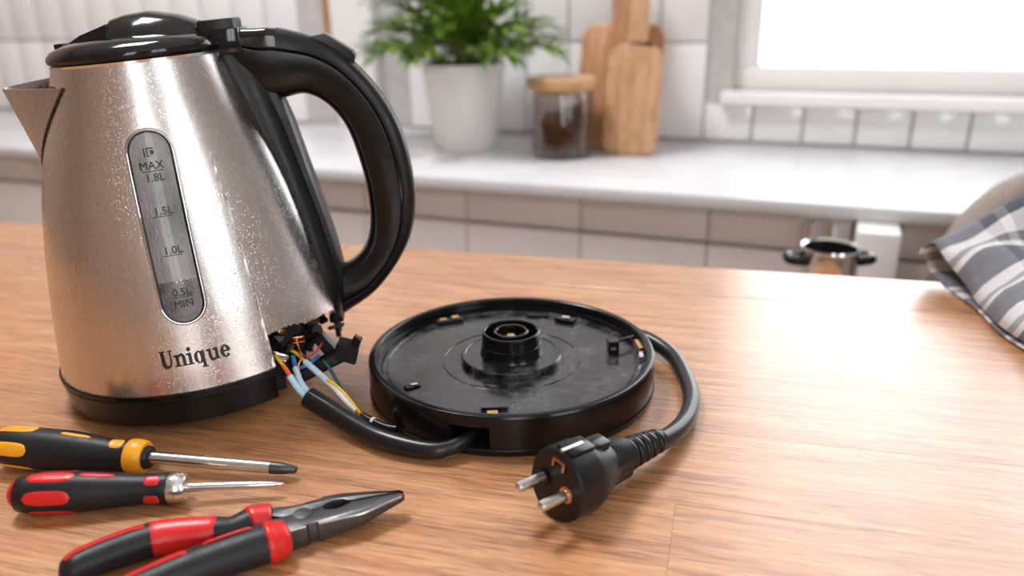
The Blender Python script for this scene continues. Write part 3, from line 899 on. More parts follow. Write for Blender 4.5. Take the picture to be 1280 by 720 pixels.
# water gauge (follows the body surface)
GA = R(-73.3)
def gw(s, z, off):
    a = GA + s / body_r(z)
    return wrapped(a, z, off)
def stadium(hw, z0, z1, n=14):
    pts = []
    for k in range(n + 1):
        t = pi * k / n
        pts.append((hw * cos(t), z1 - hw + hw * sin(t)))
    steps = 16
    zz0, zz1 = z0 + hw, z1 - hw
    for k in range(1, steps): pts.append((-hw, zz1 + (zz0 - zz1) * k / steps))
    for k in range(n + 1):
        t = pi + pi * k / n
        pts.append((hw * cos(t), z0 + hw + hw * sin(t)))
    for k in range(1, steps): pts.append((hw, zz0 + (zz1 - zz0) * k / steps))
    return pts
G0, G1, GH = 0.0525, 0.1443, 0.0099
def ring_band(hw_list, offs):
    loops = [stadium(GH + dh, G0 - dh, G1 + dh) for dh in hw_list]
    V, Fc = [], []
    m = len(loops[0])
    for lp, of in zip(loops, offs): V += [gw(s, z, of) for s, z in lp]
    for i in range(len(loops) - 1):
        for k in range(m):
            l = (k + 1) % m
            Fc.append([i * m + k, i * m + l, (i + 1) * m + l, (i + 1) * m + k])
    return V, Fc
gauge = obj('water_gauge', ring_band([0.0014, 0.0009, 0.0002, -0.0001, -0.0004], [0.0, 0.0008, 0.0009, 0.0005, -0.0001]), M['bright_steel'], kettle, 60)
obj('gasket', ring_band([0.0001, -0.0003, -0.0009], [0.0005, 0.00075, 0.0004]), M['matte_black'], gauge, 60)
def pane_grid(z0, z1, inset, off, nz=40, ns=8):
    V, Fc = [], []
    hw = GH - inset
    a0, a1 = G0 + inset, G1 - inset
    for i in range(nz + 1):
        z = z0 + (z1 - z0) * i / nz
        z = min(max(z, a0 + 1e-5), a1 - 1e-5)
        w = hw
        if z < a0 + hw: w = math.sqrt(max(0, hw * hw - (a0 + hw - z) ** 2))
        if z > a1 - hw: w = math.sqrt(max(0, hw * hw - (z - a1 + hw) ** 2))
        for j in range(ns + 1):
            s = -w + 2 * w * j / ns
            V.append(gw(s, z, off + 0.0005 * (1 - (s / hw) ** 2)))
    for i in range(nz):
        for j in range(ns):
            Fc.append([i * (ns + 1) + j, i * (ns + 1) + j + 1, (i + 1) * (ns + 1) + j + 1, (i + 1) * (ns + 1) + j])
    return V, Fc
WL = 0.0735
obj('pane', pane_grid(WL, G1, 0.0006, 0.0003), M['gauge'], gauge, 180)
obj('water', pane_grid(G0, WL, 0.0006, 0.0003), M['gauge_water'], gauge, 180)
bub = []
for s, z, r in ((-0.0005, WL - 0.0005, 0.0006), (0.0015, WL, 0.00055), (0.0045, WL + 0.0002, 0.00045), (0.0006, 0.1415, 0.0004), (0.0022, WL - 0.0015, 0.0004)):
    bub.append(xf(ig, Matrix.Translation(gw(s, z, 0.0010)) @ Matrix.Scale(r, 4)))
obj('bubbles', join(*bub), M['bubble'], gauge, 180)
# printed scale
def text_mesh(s, size):
    cu = bpy.data.curves.new('t', 'FONT')
    cu.body = s; cu.size = size; cu.align_x = 'CENTER'; cu.resolution_u = 3; cu.offset = 0.0
    o = bpy.data.objects.new('t', cu); COL.objects.link(o)
    dg = bpy.context.evaluated_depsgraph_get()
    me = bpy.data.meshes.new_from_object(o.evaluated_get(dg))
    V = [tuple(v.co) for v in me.vertices]; Fc = [list(p.vertices) for p in me.polygons]
    V, Fc = join(*[([(x + dx, y + dy, z) for x, y, z in V], Fc) for dx, dy in ((0, 0), (size * 0.03, 0), (size * 0.015, size * 0.025), (size * 0.015, -size * 0.02))])
    bpy.data.objects.remove(o); bpy.data.curves.remove(cu); bpy.data.meshes.remove(me)
    return V, Fc
def dens(x0, x1, y0, y1, n=8):
    V = [(x0 + (x1 - x0) * i / n, y) for i in range(n + 1) for y in (y0, y1)]
    return V, [[2 * i, 2 * i + 2, 2 * i + 3, 2 * i + 1] for i in range(n)]
def print_on_gauge(name, items):
    gs = []
    for (V, Fc), s0, z0 in items:
        gs.append(([gw(s0 + v[0], z0 + v[1], 0.00095 - 0.0005 * ((s0 + v[0]) / GH) ** 2) for v in V], Fc))
    obj(name, join(*gs), M['ink'], gauge, 0)
TS = 0.0051
print_on_gauge('maximum_mark', [(text_mesh('MAX', TS), -0.0005, 0.1268), (dens(-0.0052, 0.0046, 0, 0.0004), 0, 0.1257), (text_mesh('1.8L', TS), 0.0, 0.1212)])
print_on_gauge('upper_mark', [(text_mesh('1.5L', TS), 0.0005, 0.1056), (dens(-0.0048, 0.0046, 0, 0.0004), 0, 0.1046)])
print_on_gauge('middle_mark', [(text_mesh('1.0L', TS), 0.0010, 0.0868), (dens(-0.0040, 0.0050, 0, 0.0004), 0, 0.0858)])
print_on_gauge('minimum_mark', [(text_mesh('0.5L', TS), 0.0006, 0.0662), (dens(-0.0045, 0.0050, 0, 0.0004), 0, 0.0653), (text_mesh('MIN', TS), 0.0004, 0.0605)])
print_on_gauge('symbol', [(dens(-0.0028, -0.0022, 0, 0.0042, 2), 0, 0.1325), (dens(-0.0014, 0.0002, 0.0002, 0.0006, 2), 0, 0.1325), (dens(-0.0014, -0.0009, 0, 0.0042, 2), 0, 0.1325), (dens(-0.0014, 0.0018, 0.0036, 0.0042, 3), 0, 0.1325), (dens(0.0002, 0.0018, 0.0010, 0.0030, 3), 0, 0.1325)])
# "Unique" brand lettering in a heavy serif
def stroke(pts, w, sub=6):
    path = catmull([(x, y, 0) for x, y in pts], sub) if len(pts) > 2 else [Vector((pts[0][0] + (pts[1][0] - pts[0][0]) * k / 4, pts[0][1] + (pts[1][1] - pts[0][1]) * k / 4, 0)) for k in range(5)]
    ws = w if isinstance(w, (list, tuple)) else [w, w]
    xs = [i / (len(ws) - 1) for i in range(len(ws))]
    V, Fc = [], []
    for i, p in enumerate(path):
        t = (path[min(i + 1, len(path) - 1)] - path[max(i - 1, 0)]).normalized()
        nn = Vector((-t.y, t.x, 0)); h = interp(i / (len(path) - 1), xs, ws) / 2
        V += [tuple((p + nn * h)[:2]), tuple((p - nn * h)[:2])]
    for i in range(len(path) - 1): Fc.append([2 * i, 2 * i + 1, 2 * i + 3, 2 * i + 2])
    return V, Fc
def disc2(cx, cy, r, n=16):
    return [(cx, cy)] + [(cx + r * cos(2 * pi * k / n), cy + r * sin(2 * pi * k / n)) for k in range(n)], [[0, k + 1, (k + 1) % n + 1] for k in range(n)]
def sh(g, dx): return [(v[0] + dx, v[1]) for v in g[0]], g[1]
def ringell(cx, cy, rx, ry, thick_side, thick_top, n=32, t0=0, t1=2 * pi):
    V, Fc = [], []
    for k in range(n + 1):
        t = t0 + (t1 - t0) * k / n
        th = thick_side * abs(cos(t)) + thick_top * abs(sin(t))
        V += [(cx + rx * cos(t), cy + ry * sin(t)), (cx + (rx - th) * cos(t), cy + (ry - th * 0.8) * sin(t))]
    for k in range(n): Fc.append([2 * k, 2 * k + 1, 2 * k + 3, 2 * k + 2])
    return V, Fc
X = 1.0
gl_U = join(stroke([(0.34, 1.45), (0.34, 0.95), (0.35, 0.45), (0.48, 0.12), (0.75, 0.06), (1.0, 0.2), (1.09, 0.55), (1.09, 0.95), (1.09, 1.45)], [0.36, 0.36, 0.36, 0.33, 0.22, 0.18, 0.16, 0.16, 0.16]), stroke([(0.05, 1.41), (0.66, 1.41)], 0.10), stroke([(0.86, 1.41), (1.32, 1.41)], 0.10))
def stem(x, y0, y1, w=0.30): return stroke([(x, y0), (x, y1)], w)
def serif(x, y, w, h=0.10): return stroke([(x - w / 2, y), (x + w / 2, y)], h)
def slab(x, y): return stroke([(x - 0.32, y - 0.10), (x + 0.05, y - 0.02)], 0.15)
gl_n = join(stem(0.30, 0.02, 1.0), slab(0.30, 0.98), serif(0.30, 0.05, 0.60), stroke([(0.42, 0.72), (0.56, 0.93), (0.76, 0.96), (0.90, 0.80), (0.92, 0.5), (0.92, 0.02)], [0.08, 0.18, 0.24, 0.30, 0.30, 0.30]), serif(0.92, 0.05, 0.56))
gl_i = join(stem(0.30, 0.02, 1.0), slab(0.30, 0.98), serif(0.30, 0.05, 0.60), disc2(0.28, 1.32, 0.19))
gl_q = join(ringell(0.52, 0.5, 0.48, 0.54, 0.32, 0.12), stem(0.92, -0.40, 1.02), serif(0.92, -0.38, 0.58))
gl_u = join(slab(0.30, 0.98), stroke([(0.30, 1.0), (0.30, 0.55), (0.34, 0.2), (0.52, 0.05), (0.70, 0.10), (0.84, 0.28)], [0.30, 0.30, 0.30, 0.24, 0.16, 0.08]), stem(0.94, 0.0, 1.0), slab(0.94, 0.98), stroke([(0.94, 0.06), (1.2, 0.06)], 0.12))
gl_e = join(ringell(0.52, 0.5, 0.50, 0.54, 0.34, 0.13, 28, R(4), R(318)), stroke([(0.20, 0.52), (0.98, 0.52)], 0.12))
adv = [(gl_U, 0.0), (gl_n, 1.40), (gl_i, 2.62), (gl_q, 3.24), (gl_u, 4.52), (gl_e, 5.78)]
full_w = 6.80
sc_ = 0.0338 / full_w
letters = []
UA = R(-73.4)
for gname, (gg, dx) in zip('Unique', adv):
    V = []
    for x, y in gg[0]:
        s = (x + dx - full_w / 2) * sc_
        z = 0.0312 + y * 0.0060
        V.append(wrapped(UA + s / 0.0782, z, 0.00022))
    letters.append((V, gg[1]))
lo = obj('brand_lettering', join(*letters), M['ink'], kettle, 0)
lo['label'] = 'black serif lettering reading Unique'
# ---- broken internals in the gap
def kbox(name, c, s, rot, m, parent=kettle, bev=0.0008):
    g = box(-s[0] / 2, s[0] / 2, -s[1] / 2, s[1] / 2, -s[2] / 2, s[2] / 2, bev=bev, seg=1)
    M4 = Matrix.Translation(c) @ Matrix.Rotation(rot[2], 4, 'Z') @ Matrix.Rotation(rot[1], 4, 'Y') @ Matrix.Rotation(rot[0], 4, 'X')
    return obj(name, xf(g, M4), m, parent)
th = kbox('thermostat_housing', (0.036, -0.016, 0.0215), (0.044, 0.058, 0.037), (0, 0, 0.3), M['matte_black'])
kbox('terminal_block', (0.045, -0.041, 0.0255), (0.016, 0.014, 0.012), (0.2, 0.1, 0.6), M['gloss_black'], th)
kbox('terminal_block', (0.056, -0.028, 0.022), (0.013, 0.010, 0.014), (0.1, -0.2, 0.2), M['matte_black'], th)
kbox('mount', (0.044, -0.040, 0.006), (0.014, 0.018, 0.016), (0, 0.05, 0.5), M['matte_black'], th)
kbox('contact_blade', (0.056, -0.040, 0.027), (0.008, 0.0012, 0.009), (0.2, 0.3, 0.9), M['brass'], th)
kbox('contact_blade', (0.064, -0.040, 0.0245), (0.007, 0.0012, 0.005), (0.5, 0.1, 0.4), M['copper'], th)
kbox('contact_blade', (0.055, -0.050, 0.020), (0.010, 0.0012, 0.004), (0.1, 0.5, 0.2), M['bright_steel'], th)
kbox('insulator', (0.060, -0.036, 0.0225), (0.005, 0.004, 0.003), (0.3, 0.3, 0.3), M['wire_white'], th)
obj('control_knob', join(tube([(0.055, -0.028, 0.023), (0.068, -0.033, 0.0245)], 0.003, 10, 1, smooth_path=False), tube([(0.068, -0.033, 0.0245), (0.0735, -0.035, 0.0250)], 0.0052, 12, 1, smooth_path=False)), M['satin_black'], th)
g = join(xf(box(-0.017, 0.017, -0.0035, 0.0035, -0.0035, 0.0035, bev=0.001), Matrix.Translation((0.074, -0.043, 0.0095)) @ Matrix.Rotation(0.25, 4, 'Z') @ Matrix.Rotation(-0.32, 4, 'Y')),
         xf(box(-0.006, 0.006, -0.004, 0.004, -0.005, 0.005, bev=0.001), Matrix.Translation((0.089, -0.040, 0.0150)) @ Matrix.Rotation(0.4, 4, 'Y')),
         xf(box(-0.0018, 0.0018, -0.002, 0.002, -0.006, 0.006, bev=0.0005), Matrix.Translation((0.0935, -0.040, 0.0175)) @ Matrix.Rotation(0.5, 4, 'Y')),
         xf(box(-0.003, 0.003, -0.003, 0.003, -0.008, 0.008, bev=0.0005), Matrix.Translation((0.078, -0.036, 0.017)) @ Matrix.Rotation(-0.5, 4, 'Y')))
g = ([Vector(v) + Vector((random.uniform(-1, 1), random.uniform(-1, 1), random.uniform(-1, 1))) * 0.0009 for v in g[0]], g[1])
obj('broken_bracket', g, M['matte_black'], th, 20)
kbox('shell_fragment', (0.069, -0.022, 0.028), (0.007, 0.002, 0.007), (0.1, 0.2, 1.0), M['copper'], th)
shr = random.Random(21)
sg = []
for k in range(26):
    a = R(shr.uniform(-44, 5)); rr_ = shr.uniform(0.058, 0.077); zz = shr.uniform(0.006, 0.030)
    g_ = box(-1, 1, -1, 1, -1, 1)
    g_ = ([(v[0] * shr.uniform(0.4, 1.2), v[1] * shr.uniform(0.4, 1.2), v[2] * shr.uniform(0.4, 1.2)) for v in g_[0]], g_[1])
    sg.append(xf(g_, Matrix.Translation((rr_ * cos(a), rr_ * sin(a), zz)) @ Matrix.Rotation(shr.uniform(0, 6), 4, 'Z') @ Matrix.Rotation(shr.uniform(0, 6), 4, 'X') @ Matrix.Diagonal((shr.uniform(0.0015, 0.005), shr.uniform(0.001, 0.0025), shr.uniform(0.001, 0.003), 1))))
obj('torn_plastic', join(*sg), M['matte_black'], th, 0)
def kwire(name, pts, r, m):
    Mi = kettle.matrix_basis.inverted()
    return obj(name, tube([Mi @ Vector(p) for p in pts], r, 10, 6), m, th)
kwire('wire', [(-0.116, 0.394, 0.0300), (-0.110, 0.389, 0.0290), (-0.106, 0.392, 0.0310), (-0.104, 0.400, 0.0330)], 0.0006, M['wire_red'])
kwire('wire', [(-0.121, 0.396, 0.0250), (-0.115, 0.388, 0.0235), (-0.109, 0.390, 0.0255), (-0.106, 0.396, 0.0265)], 0.0011, M['wire_darkblue'])
kwire('wire', [(-0.118, 0.399, 0.0340), (-0.114, 0.390, 0.0290), (-0.115, 0.386, 0.0250), (-0.1135, 0.384, 0.0200)], 0.0006, M['copper'])

# ------------------------------------------------------------------ power base with cable and plug
BX, BY = -0.0011, 0.412
pb = empty('kettle_power_base', (BX, BY, 0.0))
tag(pb, 'round black kettle power base with raised connector and trailing cable', 'kettle base')
wallp = [(0.0800, 0.0045), (0.0800, 0.0207), (0.0794, 0.0217), (0.0785, 0.0220), (0.0764, 0.0220), (0.0757, 0.0215), (0.0753, 0.0200), (0.0752, 0.0168), (0.0732, 0.0164), (0.0730, 0.0140), (0.0745, 0.0045)]
upper = [(0.0800, 0.0158), (0.0800, 0.0207), (0.0794, 0.0217), (0.0785, 0.0220), (0.0764, 0.0220), (0.0757, 0.0215), (0.0753, 0.0200), (0.0752, 0.0168), (0.0732, 0.0164), (0.0730, 0.0140), (0.0745, 0.0150)]
na0, na1 = R(-112), R(-98)      # cable notch
obj('rim_wall', lathe(wallp, 150, na1, na0 + 2 * pi, closed_prof=True), M['satin_black'], pb, 30)
obj('rim_wall', lathe(upper, 10, na0, na1, closed_prof=True), M['satin_black'], pb, 30)
obj('bottom_flange', lathe([(0.0, 0.0), (0.0785, 0.0), (0.0800, 0.0008), (0.0806, 0.0036), (0.0803, 0.0043), (0.0, 0.0043)], 120), M['matte_black'], pb, 30)
trp = obj('tray_floor', lathe([(0.0, 0.0150), (0.0728, 0.0150), (0.0728, 0.0140), (0.0, 0.0130)], 120), M['scuffed'], pb, 30)
for r0 in (0.0385, 0.0700):
    obj('tray_ridge', lathe([(r0 - 0.0005, 0.0150), (r0 - 0.0002, 0.0154), (r0 + 0.0002, 0.0154), (r0 + 0.0005, 0.0150)], 120), M['scuffed'], trp)
co = obj('connector_disc', lathe([(0.0285, 0.0150), (0.0285, 0.0182), (0.0278, 0.0190), (0.0262, 0.0190), (0.0258, 0.0186), (0.0160, 0.0186)], 80), M['scuffed'], pb, 30)
hb = obj('connector_hub', lathe([(0.0178, 0.0186), (0.0172, 0.0200), (0.0168, 0.0250), (0.0165, 0.0252), (0.0163, 0.0318), (0.0157, 0.0324), (0.0149, 0.0324), (0.0144, 0.0318), (0.0144, 0.0235), (0.0098, 0.0235), (0.0098, 0.0318), (0.0093, 0.0322), (0.0082, 0.0322), (0.0078, 0.0316), (0.0078, 0.0240), (0.0, 0.0240)], 72), M['satin_black'], pb, 30)
obj('contact_ring', lathe([(0.0070, 0.0241), (0.0070, 0.0262), (0.0052, 0.0262), (0.0052, 0.0241)], 40), M['copper'], hb, 30)
obj('contact_pin', lathe([(0.0030, 0.0241), (0.0030, 0.0285), (0.0022, 0.0296), (0.0, 0.0298)], 24), M['brass'], hb, 30)
for a in (-0.6, 0.5, 2.2, 3.8):
    obj('rib', xf(box(0.0099, 0.0143, -0.0006, 0.0006, 0.0236, 0.0290), Matrix.Rotation(a, 4, 'Z')), M['satin_black'], hb)
def pbox(name, x, y, z0, sx, sy, sz, rot, m, parent=pb, bev=0.0004):
    g = box(-sx / 2, sx / 2, -sy / 2, sy / 2, 0, sz, bev=bev, seg=1)
    return obj(name, xf(g, Matrix.Translation((x - BX, y - BY, z0)) @ Matrix.Rotation(rot, 4, 'Z')), m, parent)
# latches and fittings on the tray
l1 = pbox('latch', -0.0398, 0.4657, 0.0150, 0.017, 0.0055, 0.0026, 0.40, M['matte_black'])
for dx, dz in ((-0.004, 0.0), (0.0035, 0.0004)):
    pbox('brass_clip', -0.0398 + dx, 0.4657 + dx * 0.4, 0.0176, 0.0045, 0.0030, 0.0010 + dz, 0.4, M['brass'], l1, 0.0002)
l2 = pbox('latch', 0.0333, 0.4643, 0.0150, 0.013, 0.006, 0.0024, -0.5, M['satin_black'])
pbox('steel_clip', 0.0333, 0.4640, 0.0174, 0.005, 0.0025, 0.0010, -0.2, M['bright_steel'], l2, 0.0002)
pbox('latch', 0.0160, 0.4730, 0.0150, 0.014, 0.004, 0.0016, -0.1, M['satin_black'])
l3 = obj('slot_frame', join(*[xf(g_, Matrix.Translation((-0.010 - BX, 0.3485 - BY, 0.0150))) for g_ in (box(-0.0075, 0.0075, -0.0042, -0.0032, 0, 0.0016), box(-0.0075, 0.0075, 0.0032, 0.0042, 0, 0.0016), box(-0.0075, -0.0065, -0.0032, 0.0032, 0, 0.0016), box(0.0065, 0.0075, -0.0032, 0.0032, 0, 0.0016))]), M['satin_black'], pb)
pbox('brass_clip', -0.0110, 0.3487, 0.0150, 0.0055, 0.0040, 0.0009, 0.1, M['brass'], l3, 0.0002)
l4 = pbox('standing_lug', 0.0570, 0.4170, 0.0150, 0.0062, 0.0062, 0.0078, 0.1, M['gloss_black'])
pbox('lug_arm', 0.0650, 0.4245, 0.0190, 0.0140, 0.0022, 0.0016, 0.55, M['satin_black'], l4)
pbox('lug_mark', 0.0570, 0.4137, 0.0180, 0.0032, 0.0003, 0.0016, 0.1, M['brass'], l4, 0)
l5 = pbox('broken_clip', -0.0540, 0.3790, 0.0150, 0.0085, 0.0045, 0.0012, 0.6, M['satin_black'])
pbox('steel_clip', -0.0530, 0.3792, 0.0162, 0.0040, 0.0018, 0.0008, 0.3, M['bright_steel'], l5, 0.0002)
pbox('wall_contact', 0.0722, 0.4190, 0.0152, 0.0030, 0.0120, 0.0042, 0.10, M['brass'])
pbox('wall_contact', 0.0716, 0.4060, 0.0152, 0.0030, 0.0070, 0.0036, -0.08, M['bright_steel'])
# mains cable curving round to the plug
def rel(p): return Vector(p) - Vector((BX, BY, 0))
cable = obj('mains_cable', tube([rel(p) for p in [(0.060, 0.452, 0.0100), (0.0755, 0.4520, 0.0095), (0.0860, 0.4440, 0.0085), (0.0945, 0.4270, 0.0065), (0.0965, 0.4040, 0.0052), (0.0948, 0.3800, 0.0050), (0.0880, 0.3580, 0.0055), (0.0780, 0.3400, 0.0075), (0.0655, 0.3245, 0.0105)]], 0.0047, 16, 8), M['cable_black'], pb, 60)
# plug: local +X points out of the face (pins), built then placed
face = Vector((0.0165, 0.2838, 0.0168)); back = Vector((0.0690, 0.3290, 0.0105))
ax = (face - back).normalized()
side = Vector((0, 0, 1)).cross(ax).normalized()
upv = ax.cross(side).normalized()
roll = R(-8)
s2 = side * cos(roll) + upv * sin(roll); u2 = ax.cross(s2).normalized()
PM = Matrix(((ax.x, s2.x, u2.x, face.x - BX), (ax.y, s2.y, u2.y, face.y - BY), (ax.z, s2.z, u2.z, face.z), (0, 0, 0, 1)))
def flat_section(x, ry, rz, flat):
    out = []
    for k in range(32):
        a = 2 * pi * k / 32
        out.append(PM @ Vector((x, max(-ry * flat, min(ry * flat, ry * cos(a))), rz * sin(a))))
    return out
secs = [flat_section(x, ry, rz, fl) for x, ry, rz, fl in [(0.0, 0.0148, 0.0158, 0.98), (-0.0008, 0.0156, 0.0166, 0.97), (-0.0130, 0.0158, 0.0168, 0.96), (-0.0150, 0.0154, 0.0162, 0.98), (-0.0190, 0.0142, 0.0146, 1), (-0.0260, 0.0112, 0.0112, 1), (-0.0300, 0.0100, 0.0100, 1), (-0.0310, 0.0104, 0.0104, 0.86), (-0.0410, 0.0098, 0.0098, 0.86), (-0.0420, 0.0080, 0.0080, 0.9)]]
plug = obj('plug', loft(secs), M['matte_black'], pb, 35)
obj('top_clip', xf(join(box(-0.0150, -0.0012, -0.0048, 0.0048, 0.0150, 0.0176, bev=0.0006), box(-0.0260, -0.0140, -0.0040, 0.0040, 0.0115, 0.0158, bev=0.0008)), PM), M['satin_black'], plug)
obj('earth_contact', xf(box(-0.0120, 0.0004, -0.0009, 0.0009, 0.0165, 0.0178), PM), M['bright_steel'], plug)
obj('earth_contact', xf(join(box(-0.003, 0.0010, -0.0035, 0.0035, 0.0118, 0.0125), box(0.0002, 0.0010, -0.0035, -0.0025, 0.0085, 0.0125), box(0.0002, 0.0010, 0.0025, 0.0035, 0.0085, 0.0125)), PM), M['copper'], plug)
for s in (-1, 1):
    y = s * 0.0070
    obj('pin', xf(lathe([(0.0, -0.002), (0.0024, -0.002), (0.0024, 0.0135), (0.0020, 0.0152), (0.0010, 0.0158), (0.0, 0.0159)], 20, axis='x'), PM @ Matrix.Translation((0, y, 0))), M['bright_steel'], plug)
    obj('pin_collar', xf(lathe([(0.0024, 0.0), (0.0036, 0.0), (0.0036, 0.0010), (0.0024, 0.0012)], 20, axis='x'), PM @ Matrix.Translation((0, y, 0))), M['copper' if s > 0 else 'satin_black'], plug)
for k in range(5):
    x = -0.0440 - k * 0.0052
    r = 0.0078 - k * 0.00045
    obj('strain_relief_ring', xf(lathe([(0.0045, x - 0.0017), (r - 0.0005, x - 0.0019), (r, x - 0.0012), (r, x + 0.0012), (r - 0.0005, x + 0.0019), (0.0045, x + 0.0017)], 24, axis='x'), PM), M['matte_black'], plug)
obj('strain_relief', xf(lathe([(0.0, -0.0415), (0.0062, -0.0415), (0.0050, -0.0690), (0.0, -0.0692)], 24, axis='x'), PM), M['matte_black'], plug)
# torn supply lead going to the kettle
lead = obj('torn_lead', tube([rel(p) for p in [(-0.0180, 0.3480, 0.0085), (-0.0230, 0.3380, 0.0080), (-0.0320, 0.3320, 0.0062), (-0.0440, 0.3325, 0.0054), (-0.0645, 0.3415, 0.0058), (-0.0800, 0.3535, 0.0066), (-0.0940, 0.3655, 0.0085), (-0.1060, 0.3735, 0.0115), (-0.1085, 0.3748, 0.0125)]], [0.0034, 0.0034, 0.0038, 0.0045, 0.0052, 0.0054, 0.0056, 0.0057, 0.0056], 16, 8), M['cable_black'], pb, 60)
def bwire(name, pts, r, m):
    return obj(name, tube([rel(p) for p in pts], r, 10, 6), m, lead)
bwire('wire_core', [(-0.1306, 0.392, 0.0321), (-0.1258, 0.386, 0.0305), (-0.1213, 0.382, 0.0272)], 0.0010, M['wire_yellow'])
bwire('wire_core', [(-0.1219, 0.3825, 0.0277), (-0.1195, 0.3805, 0.0250), (-0.1177, 0.379, 0.0225)], 0.0012, M['wire_orange'])
bwire('wire_sleeve', [(-0.1180, 0.3792, 0.0229), (-0.1134, 0.376, 0.0169), (-0.1078, 0.3735, 0.0115)], 0.0018, M['wire_blue'])
bwire('wire_core', [(-0.119, 0.392, 0.0285), (-0.1164, 0.386, 0.0232)], 0.0013, M['wire_darkblue'])
bwire('wire_sleeve', [(-0.1168, 0.3868, 0.0240), (-0.1129, 0.380, 0.0186), (-0.1060, 0.3740, 0.0125)], 0.0017, M['wire_blue'])
# thin lead with white sleeve and coloured cores
thin = obj('thin_lead', tube([rel(p) for p in [(-0.0600, 0.3560, 0.0030), (-0.0660, 0.3580, 0.0032), (-0.0740, 0.3625, 0.0045), (-0.0790, 0.3655, 0.0058)]], 0.0022, 12, 6), M['cable_black'], pb, 60)
def twire(name, pts, r, m):
    return obj(name, tube([rel(p) for p in pts], r, 10, 6), m, thin)
twire('wire_core', [(-0.127, 0.400, 0.0293), (-0.1185, 0.394, 0.0299), (-0.1102, 0.388, 0.0254)], 0.0009, M['wire_yellow'])
twire('wire_sleeve', [(-0.1120, 0.3893, 0.0264), (-0.1031, 0.383, 0.0216), (-0.0990, 0.380, 0.0190)], 0.0017, M['wire_blue'])
twire('wire_sleeve', [(-0.0995, 0.3803, 0.0193), (-0.0947, 0.377, 0.0164), (-0.0877, 0.371, 0.0114), (-0.0825, 0.3675, 0.0078)], 0.0016, M['wire_white'])
twire('wire_core', [(-0.0985, 0.3790, 0.0205), (-0.0920, 0.3760, 0.0165), (-0.0850, 0.3705, 0.0115), (-0.0800, 0.3662, 0.0068)], 0.0009, M['wire_yellow'])
twire('wire_core', [(-0.1025, 0.392, 0.0248), (-0.0985, 0.388, 0.0218), (-0.0935, 0.382, 0.0171), (-0.0895, 0.3775, 0.0138)], 0.0010, M['wire_teal'])
twire('wire_core', [(-0.0915, 0.3800, 0.0152), (-0.0866, 0.374, 0.0112), (-0.0782, 0.3655, 0.0058)], 0.0010, M['wire_red'])
obj('band', tube([rel((-0.0735, 0.3622, 0.0044)), rel((-0.0722, 0.3614, 0.0042))], 0.0025, 12, 1, smooth_path=False), M['wire_white'], thin)

# ------------------------------------------------------------------ screwdrivers
def axis_matrix(p0, p1, rollang=0.0):
    x = (Vector(p1) - Vector(p0)).normalized()
    y = Vector((0, 0, 1)).cross(x).normalized()
    z = x.cross(y).normalized()
    y2 = y * cos(rollang) + z * sin(rollang); z2 = x.cross(y2)
    return Matrix(((x.x, y2.x, z2.x, p0[0]), (x.y, y2.y, z2.y, p0[1]), (x.z, y2.z, z2.z, p0[2]), (0, 0, 0, 1)))
def rev_patch(prof, x0, x1, a0, ha, off=0.0004, n=16, power=3.0):
    """pad lying on a revolved handle: superellipse in (x, angle)"""
    xs = [p[1] for p in prof]; rs = [p[0] for p in prof]
    V, Fc = [], []
    nx, na = n, 10
    for i in range(nx + 1):
        t = -1 + 2 * i / nx
        x = (x0 + x1) / 2 + (x1 - x0) / 2 * t
        w = ha * (max(0.0, 1 - abs(t) ** power)) ** (1 / power)
        for j in range(na + 1):
            v = -1 + 2 * j / na
            a = a0 + w * v
            r = interp(x, xs, rs) + off * (1 - 0.9 * max(abs(t), abs(v)) ** 8) 
            V.append((x, r * cos(a), r * sin(a)))
    for i in range(nx):
        for j in range(na):
            Fc.append([i * (na + 1) + j, i * (na + 1) + j + 1, (i + 1) * (na + 1) + j + 1, (i + 1) * (na + 1) + j])
    return V, Fc
def place(o_name, p0, p1, roll, label):
    e_ = empty(o_name)
    e_.matrix_world = axis_matrix(p0, p1, roll)
    tag(e_, label, 'screwdriver', None)
    return e_
# amber/black: handle 0..0.0735, shaft to 0.148
ya = place('screwdriver', (-0.2487, 0.3358, 0.0108), (-0.1011, 0.3182, 0.0048), 0, 'black screwdriver with amber pads, amber collar and dark tip')
ypr = [(0.0, 0.0), (0.0055, 0.0004), (0.0083, 0.0025), (0.0094, 0.007), (0.0098, 0.014), (0.0099, 0.024), (0.0097, 0.036), (0.0088, 0.047), (0.0077, 0.056), (0.0073, 0.061), (0.0074, 0.0655), (0.0074, 0.0675), (0.0, 0.0675)]
obj('handle', lathe(ypr, 48, axis='x'), M['grip_black'], ya, 50)
obj('collar', lathe([(0.0, 0.0672), (0.0079, 0.0672), (0.0083, 0.0682), (0.0083, 0.0715), (0.0079, 0.0740), (0.0070, 0.0752), (0.0, 0.0752)], 40, axis='x'), M['yellow'], ya, 50)
obj('nose', lathe([(0.0, 0.0750), (0.0056, 0.0750), (0.0053, 0.0770), (0.0040, 0.0778), (0.0, 0.0778)], 32, axis='x'), M['grip_black'], ya, 50)
obj('shaft', lathe([(0.0, 0.0775), (0.0030, 0.0775), (0.0028, 0.136), (0.0, 0.136)], 24, axis='x'), M['bright_steel'], ya, 50)
obj('tip', lathe([(0.0, 0.1358), (0.0030, 0.1360), (0.0028, 0.141), (0.0018, 0.1478), (0.0012, 0.1484), (0.0, 0.1484)], 16, axis='x'), M['dark_steel'], ya, 50)
VA = R(-128)      # direction that faces the camera (towards -y and up)
for a in (-128, -62 + 128, -194, -260):
    pass
for da in (0, 74, -74, 148):
    obj('grip_pad', rev_patch(ypr, 0.0015, 0.0215, R(-205 + da), R(20)), M['yellow'], ya, 180)
